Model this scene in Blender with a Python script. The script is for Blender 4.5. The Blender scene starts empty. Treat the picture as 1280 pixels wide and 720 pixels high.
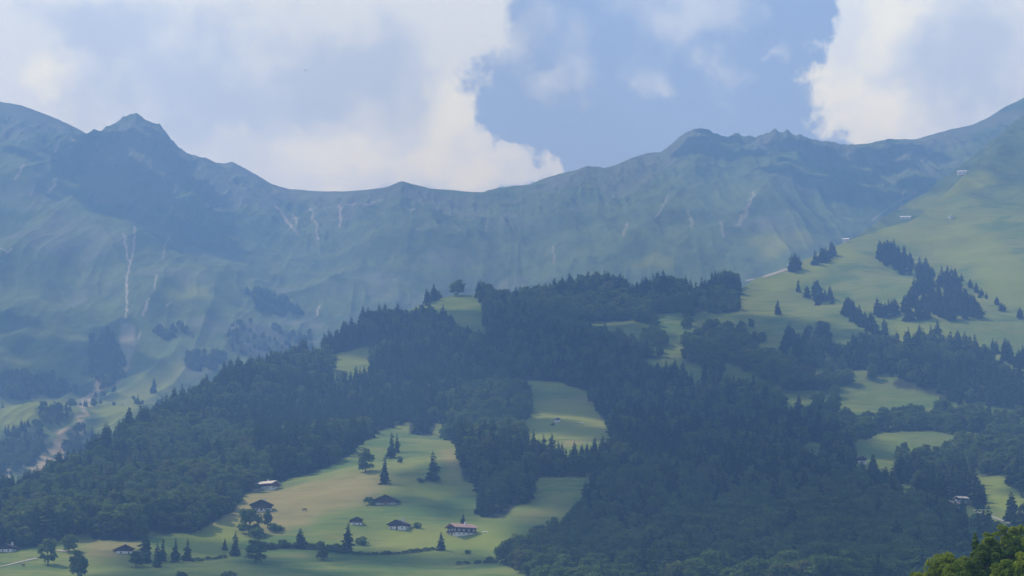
import bpy, math, random
import numpy as np
from mathutils import Vector, Matrix

random.seed(7)
rng = np.random.default_rng(7)
R = math.radians
scene = bpy.context.scene
COL = scene.collection

# ------------------------------------------------------------------ camera model (photo of 1280 x 720)
HFOV = 24.0
F = 640.0 / math.tan(R(HFOV / 2))
PITCH = R(10.0)
cP, sP = math.cos(PITCH), math.sin(PITCH)

def a_e(px, py):
    u = (np.asarray(px, float) - 640.0) / F
    v = (360.0 - np.asarray(py, float)) / F
    den = cP - v * sP
    return u / den, (sP + v * cP) / den

def e_of(py):
    return a_e(640.0, py)[1]

def project(x, y, z):
    fw = y * cP + z * sP
    up = -y * sP + z * cP
    return 640 + F * x / fw, 360 - F * up / fw

# ------------------------------------------------------------------ noise
def _hash(ix, iy, seed):
    h = (ix.astype(np.int64) * 374761393 + iy.astype(np.int64) * 668265263 + seed * 1442695041) & 0xFFFFFFFF
    h = ((h ^ (h >> 13)) * 1274126177) & 0xFFFFFFFF
    return ((h ^ (h >> 16)) & 0xFFFFFF) / float(0xFFFFFF)

def vnoise(x, y, seed=0):
    x0 = np.floor(x); y0 = np.floor(y)
    fx = x - x0; fy = y - y0
    fx = fx * fx * fx * (fx * (fx * 6 - 15) + 10); fy = fy * fy * fy * (fy * (fy * 6 - 15) + 10)
    a = _hash(x0, y0, seed); b = _hash(x0 + 1, y0, seed); c = _hash(x0, y0 + 1, seed); d = _hash(x0 + 1, y0 + 1, seed)
    return (a + (b - a) * fx) * (1 - fy) + (c + (d - c) * fx) * fy

def fbm(x, y, seed=0, octs=4, gain=0.5):
    s = 0.0; amp = 1.0; tot = 0.0
    for k in range(octs):
        s = s + amp * vnoise(x, y, seed + k * 17); tot += amp
        x, y = 1.62 * x + 1.17 * y + 3.1, -1.17 * x + 1.62 * y + 7.7
        amp *= gain
    return s / tot

def ridged(x, y, seed=0, octs=3):
    s = 0.0; amp = 1.0; tot = 0.0
    for k in range(octs):
        s = s + amp * (1 - np.abs(2 * vnoise(x, y, seed + k * 31) - 1)); tot += amp
        x = x * 2.1 + 5.2; y = y * 2.1 + 1.3; amp *= 0.5
    return s / tot

def sstep(lo, hi, v):
    t = np.clip((v - lo) / (hi - lo), 0, 1)
    return t * t * (3 - 2 * t)

# ------------------------------------------------------------------ terrain profiles
SKY = [(-900, 70), (-500, 105), (-200, 90), (0, 127), (25, 131), (50, 140), (75, 150), (100, 162), (108, 167), (113, 168), (118, 163), (122, 163), (127, 167), (131, 164),
       (135, 160), (139, 164), (146, 165), (150, 163), (153, 157), (160, 153), (164, 148), (167, 145), (171, 143), (176, 147), (182, 153), (187, 155), (192, 153),
       (198, 153), (202, 158), (208, 167), (220, 177), (226, 186), (235, 193), (245, 196), (258, 197), (270, 203), (280, 204), (290, 202), (300, 207), (320, 218),
       (340, 230), (360, 236), (400, 239), (430, 239), (460, 237), (480, 234), (495, 230), (508, 229), (520, 231), (540, 236), (560, 237), (590, 240),
       (605, 240), (625, 236), (640, 232), (660, 231), (680, 223), (700, 217), (725, 211), (750, 211), (770, 206), (790, 197), (810, 191), (825, 190),
       (835, 183), (845, 175), (852, 170), (860, 166), (880, 165), (885, 166), (893, 173), (905, 173), (915, 169), (922, 166), (930, 170), (945, 171), (955, 170),
       (961, 167), (964, 166), (967, 161), (970, 162), (974, 170), (979, 169), (983, 164), (987, 167), (991, 174), (1000, 178), (1012, 182), (1035, 178), (1060, 181), (1090, 179), (1120, 175),
       (1145, 174), (1165, 168), (1190, 161), (1215, 156), (1235, 147), (1255, 134), (1270, 127), (1280, 122), (1450, 75), (1800, 90), (2300, 60)]
HILL = [(-900, 760), (-300, 690), (-100, 650), (0, 614), (50, 602), (100, 582), (130, 566), (200, 526), (250, 496), (300, 466), (330, 460), (400, 434), (440, 416),
        (480, 398), (530, 379), (570, 366), (595, 368), (640, 376), (690, 370), (720, 358), (745, 352), (770, 358), (790, 374), (812, 366), (838, 358), (856, 366), (868, 374), (884, 364), (908, 355), (928, 358), (945, 346),
        (985, 333), (1030, 313), (1060, 301), (1100, 286), (1135, 276), (1160, 262), (1185, 240), (1215, 208), (1245, 176), (1270, 155), (1300, 130), (1400, 85), (1500, 60), (2300, 40)]
SPUR = [(-900, 900), (940, 440), (980, 385), (1000, 352), (1040, 314), (1060, 297), (1085, 277), (1120, 253), (1150, 237), (1180, 215), (1210, 192), (1240, 168), (1265, 148), (1290, 128),
        (1400, 70), (1500, 40), (2300, 20)]

def prof(pts):
    p = np.array(pts, float)
    a, e = a_e(p[:, 0], p[:, 1])
    return a, e, p[:, 1]

SKa, SKe, SKp = prof(SKY)
HIa, HIe, HIp = prof(HILL)
SPa, SPe, SPp = prof(SPUR)

RAMP_Y = np.array([1150, 1300, 1500, 1750, 2200, 2500, 2850, 3300, 3800, 4500, 5600], float)
RAMP_P = np.array([760, 720, 660, 600, 500, 420, 345, 270, 205, 130, 40], float)
RAMP_Z = e_of(RAMP_P) * RAMP_Y
_ny = np.array([-600, 0, 300, 600, 900], float)
_nz = np.array([-2.6, -1.8, 2, 9, 25], float)
RY = np.concatenate([_ny, RAMP_Y]); RZ = np.concatenate([_nz, RAMP_Z])
# smooth the ramp so that no crease shows where two of its straight pieces meet
_yy = np.arange(-600, 5600, 10.0)
_zz = np.interp(_yy, RY, RZ)
_k = np.hanning(41); _k /= _k.sum()
_zz = np.convolve(np.pad(_zz, 20, mode='edge'), _k, mode='valid')
_zz[:70] = np.interp(_yy[:70], RY, RZ)
def ramp(y): return np.interp(y, _yy, _zz)
def ramp_y(py): return np.interp(-np.asarray(py, float), -RAMP_P, RAMP_Y)

# ridges that stand out of the mountain wall: (photo points along the crest, width m, height m)
RIBS = [([(160, 168), (138, 190), (110, 214), (70, 232), (20, 250)], 90, 48),
        ([(262, 215), (250, 240), (235, 270), (215, 300)], 90, 24),
        ([(90, 292), (125, 320), (160, 352), (175, 380)], 110, 40),
        ([(90, 292), (40, 318), (0, 340)], 100, 34),
        ([(240, 352), (215, 372), (190, 392), (175, 408)], 90, 30),
        ([(300, 372), (345, 392), (385, 388), (420, 376)], 90, 26),
        ([(505, 236), (500, 260), (490, 290), (470, 330)], 110, 30),
        ([(870, 172), (880, 200), (868, 240), (830, 300), (790, 330)], 120, 34),
        ([(1000, 185), (1005, 215), (990, 250), (950, 285), (900, 320)], 130, 36),
        ([(1120, 180), (1100, 205), (1060, 240), (1020, 280)], 120, 30),
        ([(735, 215), (730, 240), (715, 270), (690, 305)], 110, 26),
        ([(620, 242), (622, 262), (610, 290), (585, 320)], 100, 22)]

def wall_y(py, top):
    t = (py - top) / (620.0 - top)
    return 5500.0 - 3150.0 * t

def seg_dist(x, y, pts):
    best = np.full(x.shape, 1e9)
    for (x0, y0), (x1, y1) in zip(pts[:-1], pts[1:]):
        dx, dy = x1 - x0, y1 - y0
        L = dx * dx + dy * dy + 1e-9
        t = np.clip(((x - x0) * dx + (y - y0) * dy) / L, 0, 1)
        best = np.minimum(best, np.hypot(x - x0 - t * dx, y - y0 - t * dy))
    return best

def smin(a, b, k):
    h = np.clip(0.5 + 0.5 * (b - a) / k, 0, 1)
    return b + (a - b) * h - k * h * (1 - h)

SM_A = np.linspace(-0.6, 0.6, 1200)
_g = np.exp(-(np.arange(-60, 61) / 9.0) ** 2); _g /= _g.sum()
SM_P = np.convolve(np.pad(np.interp(SM_A, SKa, SKp), 60, mode='edge'), _g, mode='valid')

def terrain(x, y):
    """height, and which slope it is (0 near hill, 1 spur, 2 mountain wall)"""
    ys = np.maximum(y, 60.0)
    a = np.clip(x / ys, -0.9, 0.9)
    # near hill
    hp = np.interp(a, HIa, HIp); he = np.interp(a, HIa, HIe)
    y1 = ramp_y(hp); z1 = he * y1
    big = (fbm(x / 420.0, y / 420.0, 3, 3) - 0.5) * 60 + (fbm(x / 130.0, y / 130.0, 9, 3) - 0.5) * 17
    fade = sstep(1150, 1700, y) * sstep(0, 350, y1 - y)
    small = (fbm(x / 34.0, y / 34.0, 21, 3) - 0.5) * 3.2 * sstep(900, 1200, y)
    up = ramp(y) + big * fade + small + (ridged(x / 190.0 + y / 900.0, y / 700.0, 211, 3) - 0.55) * 46 * sstep(3150, 3500, y) * sstep(0, 300, y1 - y)
    down = z1 - 0.55 * (y - y1) + 5
    h1 = smin(up, down, 22.0)
    # spur behind the hill
    sp = np.interp(a, SPa, SPp); se = np.interp(a, SPa, SPe)
    y2 = ramp_y(sp) + 240.0; z2 = se * y2
    rough = (ridged(x / 150.0, y / 420.0, 5, 3) - 0.55) * 34 * sstep(20, 420, y2 - y) + (fbm(x / 40.0, y / 40.0, 33, 3) - 0.5) * 7
    up2 = e_of(np.interp(y - 240.0, RAMP_Y, RAMP_P)) * y - 16 + rough
    up2 = np.where(y < 2600, -200.0, up2)
    h2 = smin(up2 + 6, z2 - 0.75 * (y - y2) + 5, 22.0)
    # mountain wall
    kp = np.interp(a, SKa, SKp); ke = np.interp(a, SKa, SKe)
    pxs = 640 + a * F
    craggy = np.maximum(sstep(100, 125, pxs) * (1 - sstep(215, 245, pxs)), sstep(825, 850, pxs) * (1 - sstep(1000, 1020, pxs)))
    jag = (fbm(pxs / 7.0, pxs * 0 + .5, 401, 3) - .5) * (0.9 + 11.0 * craggy)
    kp = kp + jag; ke = ke - jag / F
    t = np.clip((5500.0 - y) / 3150.0, 0, 1.05)
    kp = kp + (np.interp(a, SM_A, SM_P) - kp) * sstep(0.0, 0.07, t)
    pw = kp + t * (620.0 - kp)
    z3 = e_of(pw) * y
    inside = sstep(0.0, 0.10, t) * (1 - sstep(0.85, 1.02, t))
    gul = (ridged(x / 210.0 + 0.35 * vnoise(x / 300.0, y / 300.0, 2), y / 1500.0, 41, 4) - 0.55) * 60
    lump = (fbm(x / 560.0, y / 480.0, 51, 3) - 0.5) * 84
    fine = (fbm(x / 45.0, y / 60.0, 61, 4) - 0.5) * 9
    crag = (ridged(x / 38.0, y / 70.0, 131, 3) - 0.5) * 16 * sstep(0.012, 0.05, t) * (1 - sstep(0.10, 0.30, t))
    z3 = z3 + (gul + lump) * inside + fine * sstep(0.006, 0.05, t) + crag
    for pts, w, hgt in RIB_W:
        m = (np.abs(y - pts[:, 1].mean()) < 1500) & (x > pts[:, 0].min() - 4 * w) & (x < pts[:, 0].max() + 4 * w)
        if m.any():
            d = seg_dist(x[m], y[m], pts)
            z3[m] += hgt * np.exp(-d / w) * sstep(0.0, 0.04, t[m])
    z3 = np.where(y > 5500, ke * 5500 - 0.7 * (y - 5500), z3)
    z3 = np.where(y < 2190, -300.0, z3)
    h = np.maximum(np.maximum(h1, h2), z3)
    which = np.where(h1 >= np.maximum(h2, z3), 0, np.where(h2 >= z3, 1, 2))
    # wooded knoll beside the camera
    h = h + 14.5 * np.exp(-((x - 67) / 32.0) ** 2 - ((y - 300) / 80.0) ** 2)
    return h, which

RIB_W = []
for pts, w, hgt in RIBS:
    q = []
    for px, py in pts:
        a, e = a_e(px, py)
        yy = float(wall_y(py, float(np.interp(a, SKa, SKp))))
        q.append((float(a) * yy, yy))
    RIB_W.append((np.array(q), w, hgt))

# ------------------------------------------------------------------ the terrain grid
side = 0.225 + (0.62 - 0.225) * (np.arange(1, 46) / 45.0) ** 1.5
GA = np.concatenate([-side[::-1], np.linspace(-0.225, 0.225, 1120), side])
GY = np.concatenate([np.arange(-390, 300, 15.0), np.arange(300, 1100, 8.0), np.arange(1100, 3500, 2.9), np.arange(3500, 5620, 4.2), np.arange(5620, 7000, 40.0)])
NA, NY = len(GA), len(GY)
A2, Y2 = np.meshgrid(GA, GY)
X2 = A2 * (Y2 + 400.0)
Z2, W2 = terrain(X2.ravel(), Y2.ravel())
Z2 = Z2.reshape(X2.shape); W2 = W2.reshape(X2.shape)

def ground(x, y):
    x = np.asarray(x, float); y = np.asarray(y, float)
    ia = np.interp(x / (y + 400.0), GA, np.arange(NA)); iy = np.interp(y, GY, np.arange(NY))
    i0 = np.clip(ia.astype(int), 0, NA - 2); j0 = np.clip(iy.astype(int), 0, NY - 2)
    fa = ia - i0; fy = iy - j0
    return (Z2[j0, i0] * (1 - fa) + Z2[j0, i0 + 1] * fa) * (1 - fy) + (Z2[j0 + 1, i0] * (1 - fa) + Z2[j0 + 1, i0 + 1] * fa) * fy

MARCH = np.concatenate([np.arange(1000, 3600, 2.5), np.arange(3600, 5600, 5.0)])
def at(px, py, off=0.0):
    """the point of the ground that is seen at a point of the photo (x, y, z)"""
    a, e = a_e(px, py); a = float(a); e = float(e)
    h = ground(a * MARCH, MARCH)
    k = np.nonzero(h >= e * MARCH)[0]
    y = float(MARCH[k[0]]) if len(k) else 5500.0
    if len(k) and k[0] > 0:
        y0, y1 = MARCH[k[0] - 1], MARCH[k[0]]
        d0 = h[k[0] - 1] - e * y0; d1 = h[k[0]] - e * y1
        y = float(y0 + (y1 - y0) * (-d0) / (d1 - d0 + 1e-9))
    return a * y, y, float(ground(a * y, y)) + off

def world_poly(pts, step=14.0):
    out = []
    n = len(pts)
    for i in range(n):
        (x0, y0), (x1, y1) = pts[i], pts[(i + 1) % n]
        k = max(1, int(math.hypot(x1 - x0, y1 - y0) / step))
        for j in range(k):
            t = j / k
            out.append(at(x0 + (x1 - x0) * t, y0 + (y1 - y0) * t)[:2])
    return np.array(out)

def world_line(pts, step=8.0):
    out = []
    for (x0, y0), (x1, y1) in zip(pts[:-1], pts[1:]):
        k = max(1, int(math.hypot(x1 - x0, y1 - y0) / step))
        for j in range(k):
            t = j / k
            out.append(at(x0 + (x1 - x0) * t, y0 + (y1 - y0) * t)[:2])
    out.append(at(*pts[-1])[:2])
    return np.array(out)

def in_poly(x, y, poly):
    x = np.asarray(x, float); y = np.asarray(y, float)
    res = np.zeros(x.shape, bool)
    lo = poly.min(0); hi = poly.max(0)
    m = (x >= lo[0]) & (x <= hi[0]) & (y >= lo[1]) & (y <= hi[1])
    if not m.any(): return res
    xs, ys = x[m], y[m]
    ins = np.zeros(xs.shape, bool)
    n = len(poly)
    for i in range(n):
        x0, y0 = poly[i]; x1, y1 = poly[(i + 1) % n]
        if y0 == y1: continue
        c = ((y0 > ys) != (y1 > ys))
        ins ^= c & (xs < (x1 - x0) * (ys - y0) / (y1 - y0) + x0)
    res[m] = ins
    return res

# ------------------------------------------------------------------ land cover, as seen from the photo's viewpoint and laid on the ground
CLEAR = {
 'main': [(-250, 740), (-60, 694), (0, 688), (60, 682), (85, 673), (100, 668), (108, 652), (116, 674), (172, 677), (188, 664), (204, 668), (240, 667), (264, 655), (292, 640), (302, 622),
          (318, 613), (352, 600), (400, 589), (432, 573), (452, 556), (470, 541), (500, 531), (512, 528), (512, 543), (540, 545), (549, 520), (556, 540), (574, 562), (578, 600), (594, 606),
          (600, 646), (630, 648), (646, 632), (660, 628), (672, 612), (668, 597), (735, 597), (740, 618), (724, 640), (712, 658), (686, 672), (655, 678), (632, 690), (630, 706), (655, 718), (680, 735), (700, 800), (-250, 800)],
 'centre': [(626, 474), (700, 478), (737, 490), (748, 515), (768, 540), (766, 568), (700, 572), (655, 570), (650, 535), (664, 520), (660, 500), (645, 486)],
 'block': [(821, 392), (852, 391), (856, 420), (856, 440), (836, 446), (826, 415)],
 'strip': [(796, 450), (840, 448), (878, 460), (880, 487), (858, 480), (815, 472)],
 'left_strip': [(410, 446), (432, 440), (462, 432), (464, 472), (416, 476)],
 'left_dot': [(382, 428), (402, 422), (406, 454), (384, 456)],
 'crest': [(476, 399), (530, 380), (570, 368), (596, 370), (605, 392), (606, 424), (574, 420), (552, 398), (520, 400), (482, 406)],
 'mid': [(905, 394), (950, 384), (1000, 404), (1036, 452), (990, 456), (930, 428)],
 'dot': [(728, 372), (738, 369), (742, 378), (732, 386)],
 'right': [(922, 366), (945, 347), (985, 334), (1030, 314), (1060, 302), (1100, 288), (1140, 277), (1190, 275), (1250, 276), (1320, 272), (1420, 300), (1420, 520), (1290, 500), (1245, 452), (1210, 438), (1160, 432), (1110, 438),
           (1075, 438), (1040, 446), (1030, 420), (985, 398), (950, 380)],
 'yellow': [(1052, 487), (1100, 484), (1145, 491), (1166, 500), (1172, 528), (1100, 528), (1046, 522)],
 'star': [(1064, 555), (1088, 558), (1090, 538), (1108, 545), (1128, 548), (1142, 560), (1146, 585), (1136, 590), (1130, 575), (1120, 575), (1126, 614), (1108, 612), (1094, 596), (1070, 602)],
 'left_of_star': [(1000, 545), (1035, 560), (1038, 588), (1000, 576)],
 'field': [(1212, 597), (1255, 597), (1285, 626), (1340, 660), (1340, 690), (1282, 655), (1238, 648), (1224, 616)],
 'road_field': [(1200, 630), (1242, 640), (1285, 664), (1285, 682), (1245, 680), (1218, 668)],
 'small': [(1120, 604), (1146, 608), (1150, 640), (1122, 636)],
  'houses': [(1178, 624), (1202, 626), (1206, 642), (1196, 660), (1180, 658)],
 'hut': [(1068, 578), (1088, 578), (1092, 608), (1066, 606)],
}
CLEAR_W = {k: world_poly(v) for k, v in CLEAR.items()}
def pxy(v): return world_poly(v)
MOWN = [pxy(p) for p in [
  [(250, 662), (300, 625), (352, 606), (420, 596), (470, 598), (520, 600), (530, 612), (470, 622), (430, 640), (380, 652), (330, 668), (290, 668)],
  [(455, 688), (470, 678), (535, 668), (545, 682), (500, 692)],
  [(600, 650), (640, 640), (690, 630), (720, 622), (700, 648), (650, 654)],
  [(90, 690), (120, 672), (170, 676), (180, 690), (140, 700)],
  [(680, 500), (738, 498), (765, 545), (700, 560)],
  [(550, 560), (572, 562), (576, 598), (556, 590)]]]
LUSH_LIT = [pxy(p) for p in [  # lush meadows, plus brighter grass painted where crests and slopes catch the sun
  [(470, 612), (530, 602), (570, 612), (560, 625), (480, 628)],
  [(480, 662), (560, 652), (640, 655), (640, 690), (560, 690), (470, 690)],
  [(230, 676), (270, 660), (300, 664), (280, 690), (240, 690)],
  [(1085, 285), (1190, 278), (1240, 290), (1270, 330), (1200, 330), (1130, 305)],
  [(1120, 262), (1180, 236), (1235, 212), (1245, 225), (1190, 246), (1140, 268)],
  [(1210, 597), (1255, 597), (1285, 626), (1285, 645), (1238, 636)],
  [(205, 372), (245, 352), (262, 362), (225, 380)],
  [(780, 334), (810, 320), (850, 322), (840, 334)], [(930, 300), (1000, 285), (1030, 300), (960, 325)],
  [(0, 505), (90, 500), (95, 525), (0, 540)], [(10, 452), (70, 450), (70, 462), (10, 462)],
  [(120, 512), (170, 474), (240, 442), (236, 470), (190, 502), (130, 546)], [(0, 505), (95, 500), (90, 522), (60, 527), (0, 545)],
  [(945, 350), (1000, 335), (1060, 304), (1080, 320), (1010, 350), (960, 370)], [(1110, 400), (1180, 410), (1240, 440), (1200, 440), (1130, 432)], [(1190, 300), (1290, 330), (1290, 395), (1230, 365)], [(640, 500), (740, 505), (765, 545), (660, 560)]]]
FARWOOD = [pxy(p) for p in [
  [(282, 408), (310, 402), (345, 412), (392, 418), (392, 446), (330, 456), (290, 440)],
  [(228, 448), (252, 438), (285, 446), (270, 466), (232, 464)],
  [(112, 424), (140, 418), (150, 440), (160, 470), (130, 490), (112, 470)],
  [(0, 468), (60, 470), (95, 488), (60, 500), (0, 500)],
  [(0, 540), (45, 530), (60, 560), (30, 588), (0, 596)],
  [(92, 540), (118, 530), (126, 550), (100, 580), (72, 596), (66, 580)],
  [(44, 508), (95, 515), (70, 535), (48, 528)],
  [(300, 360), (355, 370), (380, 392), (330, 396)],
  [(190, 415), (225, 408), (240, 416), (205, 425)]]]
SCREE_LINES = [([(155, 292), (157, 310), (160, 322), (163, 328), (161, 338), (158, 350), (158, 372), (157, 398)], 3.4), ([(169, 283), (167, 305), (163, 327)], 2.6),
  ([(211, 295), (205, 310), (203, 326)], 2.0), ([(196, 342), (194, 362)], 2.4), ([(188, 373), (181, 386), (176, 394)], 4.0), ([(207, 382), (216, 378)], 2.0),
  ([(346, 258), (353, 267), (362, 281), (371, 294)], 6.0), ([(388, 260), (391, 275), (396, 286), (399, 299)], 5.0), ([(424, 256), (426, 272), (424, 284)], 4.5), ([(366, 268), (371, 280)], 7.0),
  ([(426, 260), (436, 257), (445, 254)], 6.0), ([(455, 256), (464, 252), (476, 250)], 5.0), ([(340, 235), (346, 240)], 4.0), ([(508, 262), (520, 262)], 3.0),
  ([(76, 174), (66, 190)], 5.0), ([(71, 224), (60, 241)], 6.0), ([(44, 231), (37, 244)], 4.0), ([(30, 205), (20, 225)], 4.0), ([(90, 172), (94, 176)], 3.0), ([(0, 310), (8, 316), (15, 310)], 2.5),
  ([(836, 244), (828, 258), (820, 272)], 5.0), ([(944, 238), (932, 262), (922, 282)], 7.0), ([(899, 276), (905, 296)], 5.0), ([(785, 278), (778, 296)], 5.0), ([(690, 308), (693, 330)], 3.5),
  ([(860, 262), (866, 285)], 3.5), ([(610, 262), (608, 290)], 3.0), ([(1130, 235), (1126, 262)], 3.0), ([(362, 374), (367, 377)], 2.5), ([(346, 378), (352, 381)], 2.5), ([(400, 382), (395, 395)], 4.0),
  ([(12, 586), (10, 606)], 3.0), ([(100, 500), (112, 496)], 3.0), ([(175, 412), (172, 424)], 2.5), ([(1088, 276), (1120, 254), (1150, 238)], 2.0)]
SCREE_POLYS = [pxy(p) for p in [[(152, 404), (168, 407), (170, 430), (162, 456), (156, 458), (149, 428)], [(98, 496), (114, 498), (108, 512), (103, 520), (100, 508)]]]
EARTH_POLYS = [pxy(p) for p in [[(160, 455), (165, 460), (128, 486), (112, 500), (104, 524), (88, 545), (76, 545), (98, 518), (104, 496), (122, 476)], [(68, 541), (84, 540), (80, 560), (62, 588), (40, 600), (36, 590), (52, 574)]]]

XF, YF, WF = X2.ravel(), Y2.ravel(), W2.ravel()
jx = XF + (fbm(XF / 24.0, YF / 24.0, 71, 2) - 0.5) * 26
jy = YF + (fbm(XF / 24.0, YF / 24.0, 81, 2) - 0.5) * 46
def cover(polys):
    m = np.zeros(XF.shape, bool)
    for p in polys: m |= in_poly(jx, jy, p)
    return m.astype(np.float32)
def soften(m, n=2):
    q = m.reshape(NY, NA)
    for _ in range(n):
        q = (q + np.roll(q, 1, 0) + np.roll(q, -1, 0) + np.roll(q, 1, 1) + np.roll(q, -1, 1)) / 5
    return q.ravel().astype(np.float32)
MIXED = world_poly([(700, 405), (820, 398), (900, 392), (960, 388), (1010, 408), (1045, 455), (1110, 470), (1200, 500), (1300, 520), (1300, 600), (1200, 596), (1100, 566), (1000, 535), (900, 480), (800, 440)])
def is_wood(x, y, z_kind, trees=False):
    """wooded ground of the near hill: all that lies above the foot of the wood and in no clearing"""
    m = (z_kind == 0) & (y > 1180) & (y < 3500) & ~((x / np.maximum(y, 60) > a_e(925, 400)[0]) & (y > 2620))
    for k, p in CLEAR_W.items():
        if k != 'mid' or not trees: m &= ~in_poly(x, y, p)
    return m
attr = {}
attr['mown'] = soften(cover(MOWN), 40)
attr['lush_lit'] = soften(cover(LUSH_LIT), 40)
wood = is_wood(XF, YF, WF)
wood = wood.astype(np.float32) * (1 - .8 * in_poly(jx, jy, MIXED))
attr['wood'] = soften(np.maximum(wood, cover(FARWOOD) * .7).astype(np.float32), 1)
sc = soften(sum(in_poly(XF, YF, p) for p in SCREE_POLYS).astype(np.float32), 3) * .5
for pts, w in SCREE_LINES:
    q = world_line(pts)
    lo = q.min(0) - 30; hi = q.max(0) + 30
    m = (XF > lo[0]) & (XF < hi[0]) & (YF > lo[1]) & (YF < hi[1])
    if m.any():
        d = seg_dist(XF[m] + (vnoise(XF[m] / 9, YF[m] / 25, 5) - .5) * w * 1.5, YF[m], q)
        sc[m] = np.maximum(sc[m], (0.45 if pts[0][0] > 600 and pts[0][0] != 1088 else 0.8) * sstep(1.3, 0.3, d / (w * .62)))
attr['scree'] = sc.astype(np.float32)
attr['earth'] = soften(cover(EARTH_POLYS), 2)
# bare rock near the tops of the wall
aa = np.clip(XF / np.maximum(YF, 60), -.9, .9)
ppx, ppy = project(XF, np.maximum(YF, 60), Z2.ravel())
nrm = fbm(XF / 120, YF / 160, 91, 4)
rock = (WF == 2) * sstep(0.56, 0.70, nrm + 0.16 * sstep(4700, 5400, YF) - .15 * sstep(4100, 3300, YF)) * 0.40
for p in [[(130, 165), (170, 142), (208, 165), (235, 195), (225, 245), (185, 262), (120, 250), (100, 222)], [(840, 178), (865, 164), (890, 166), (900, 182), (850, 190)], [(940, 172), (968, 160), (1000, 180), (960, 186)]]:
    rock = np.maximum(rock, in_poly(jx, jy, world_poly([(x, y + 3) for x, y in p])) * 0.5)
attr['rock'] = soften(rock.astype(np.float32), 1)
attr['high'] = np.where(WF >= 1, 1.0, sstep(3280, 3650, YF)).astype(np.float32)  # alpine grass; on the upper spur its darker tone stands in for shade

# ------------------------------------------------------------------ materials
def new_mat(name):
    m = bpy.data.materials.new(name); m.use_nodes = True
    nt = m.node_tree; nt.nodes.clear()
    out = nt.nodes.new('ShaderNodeOutputMaterial')
    return m, nt, out
def N(nt, t, **kw):
    n = nt.nodes.new(t)
    for k, v in kw.items(): setattr(n, k, v)
    return n
def mixc(nt, fac, a, b):
    n = N(nt, 'ShaderNodeMix', data_type='RGBA')
    for s, v in ((n.inputs[0], fac), (n.inputs[6], a), (n.inputs[7], b)):
        if hasattr(v, 'is_output'): nt.links.new(v, s)
        elif isinstance(v, (int, float)): s.default_value = v
        else: s.default_value = (*v, 1)
    return n.outputs[2]
def math_(nt, op, a, b=0.0, clamp=False):
    n = N(nt, 'ShaderNodeMath', operation=op, use_clamp=clamp)
    for s, v in ((n.inputs[0], a), (n.inputs[1], b)):
        if hasattr(v, 'is_output'): nt.links.new(v, s)
        else: s.default_value = v
    return n.outputs[0]
def noise(nt, vec, scale, detail=4, rough=0.55):
    n = N(nt, 'ShaderNodeTexNoise')
    n.inputs['Scale'].default_value = scale; n.inputs['Detail'].default_value = detail; n.inputs['Roughness'].default_value = rough
    nt.links.new(vec, n.inputs['Vector'])
    return n.outputs['Fac']
def ramp01(nt, v, lo, hi):
    n = N(nt, 'ShaderNodeMapRange', interpolation_type='SMOOTHSTEP')
    nt.links.new(v, n.inputs[0]); n.inputs[1].default_value = lo; n.inputs[2].default_value = hi
    return n.outputs[0]
def simple_mat(name, col, var=0.25, scale=3.0, rough=0.85, spec=0.2):
    m, nt, out = new_mat(name)
    tc = N(nt, 'ShaderNodeTexCoord')
    f = noise(nt, tc.outputs['Object'], scale)
    c = mixc(nt, f, tuple(x * (1 - var) for x in col), tuple(min(1, x * (1 + var)) for x in col))
    b = N(nt, 'ShaderNodeBsdfPrincipled'); b.inputs['Roughness'].default_value = rough; b.inputs['Specular IOR Level'].default_value = spec
    nt.links.new(c, b.inputs['Base Color']); nt.links.new(b.outputs[0], out.inputs[0])
    return m

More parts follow.
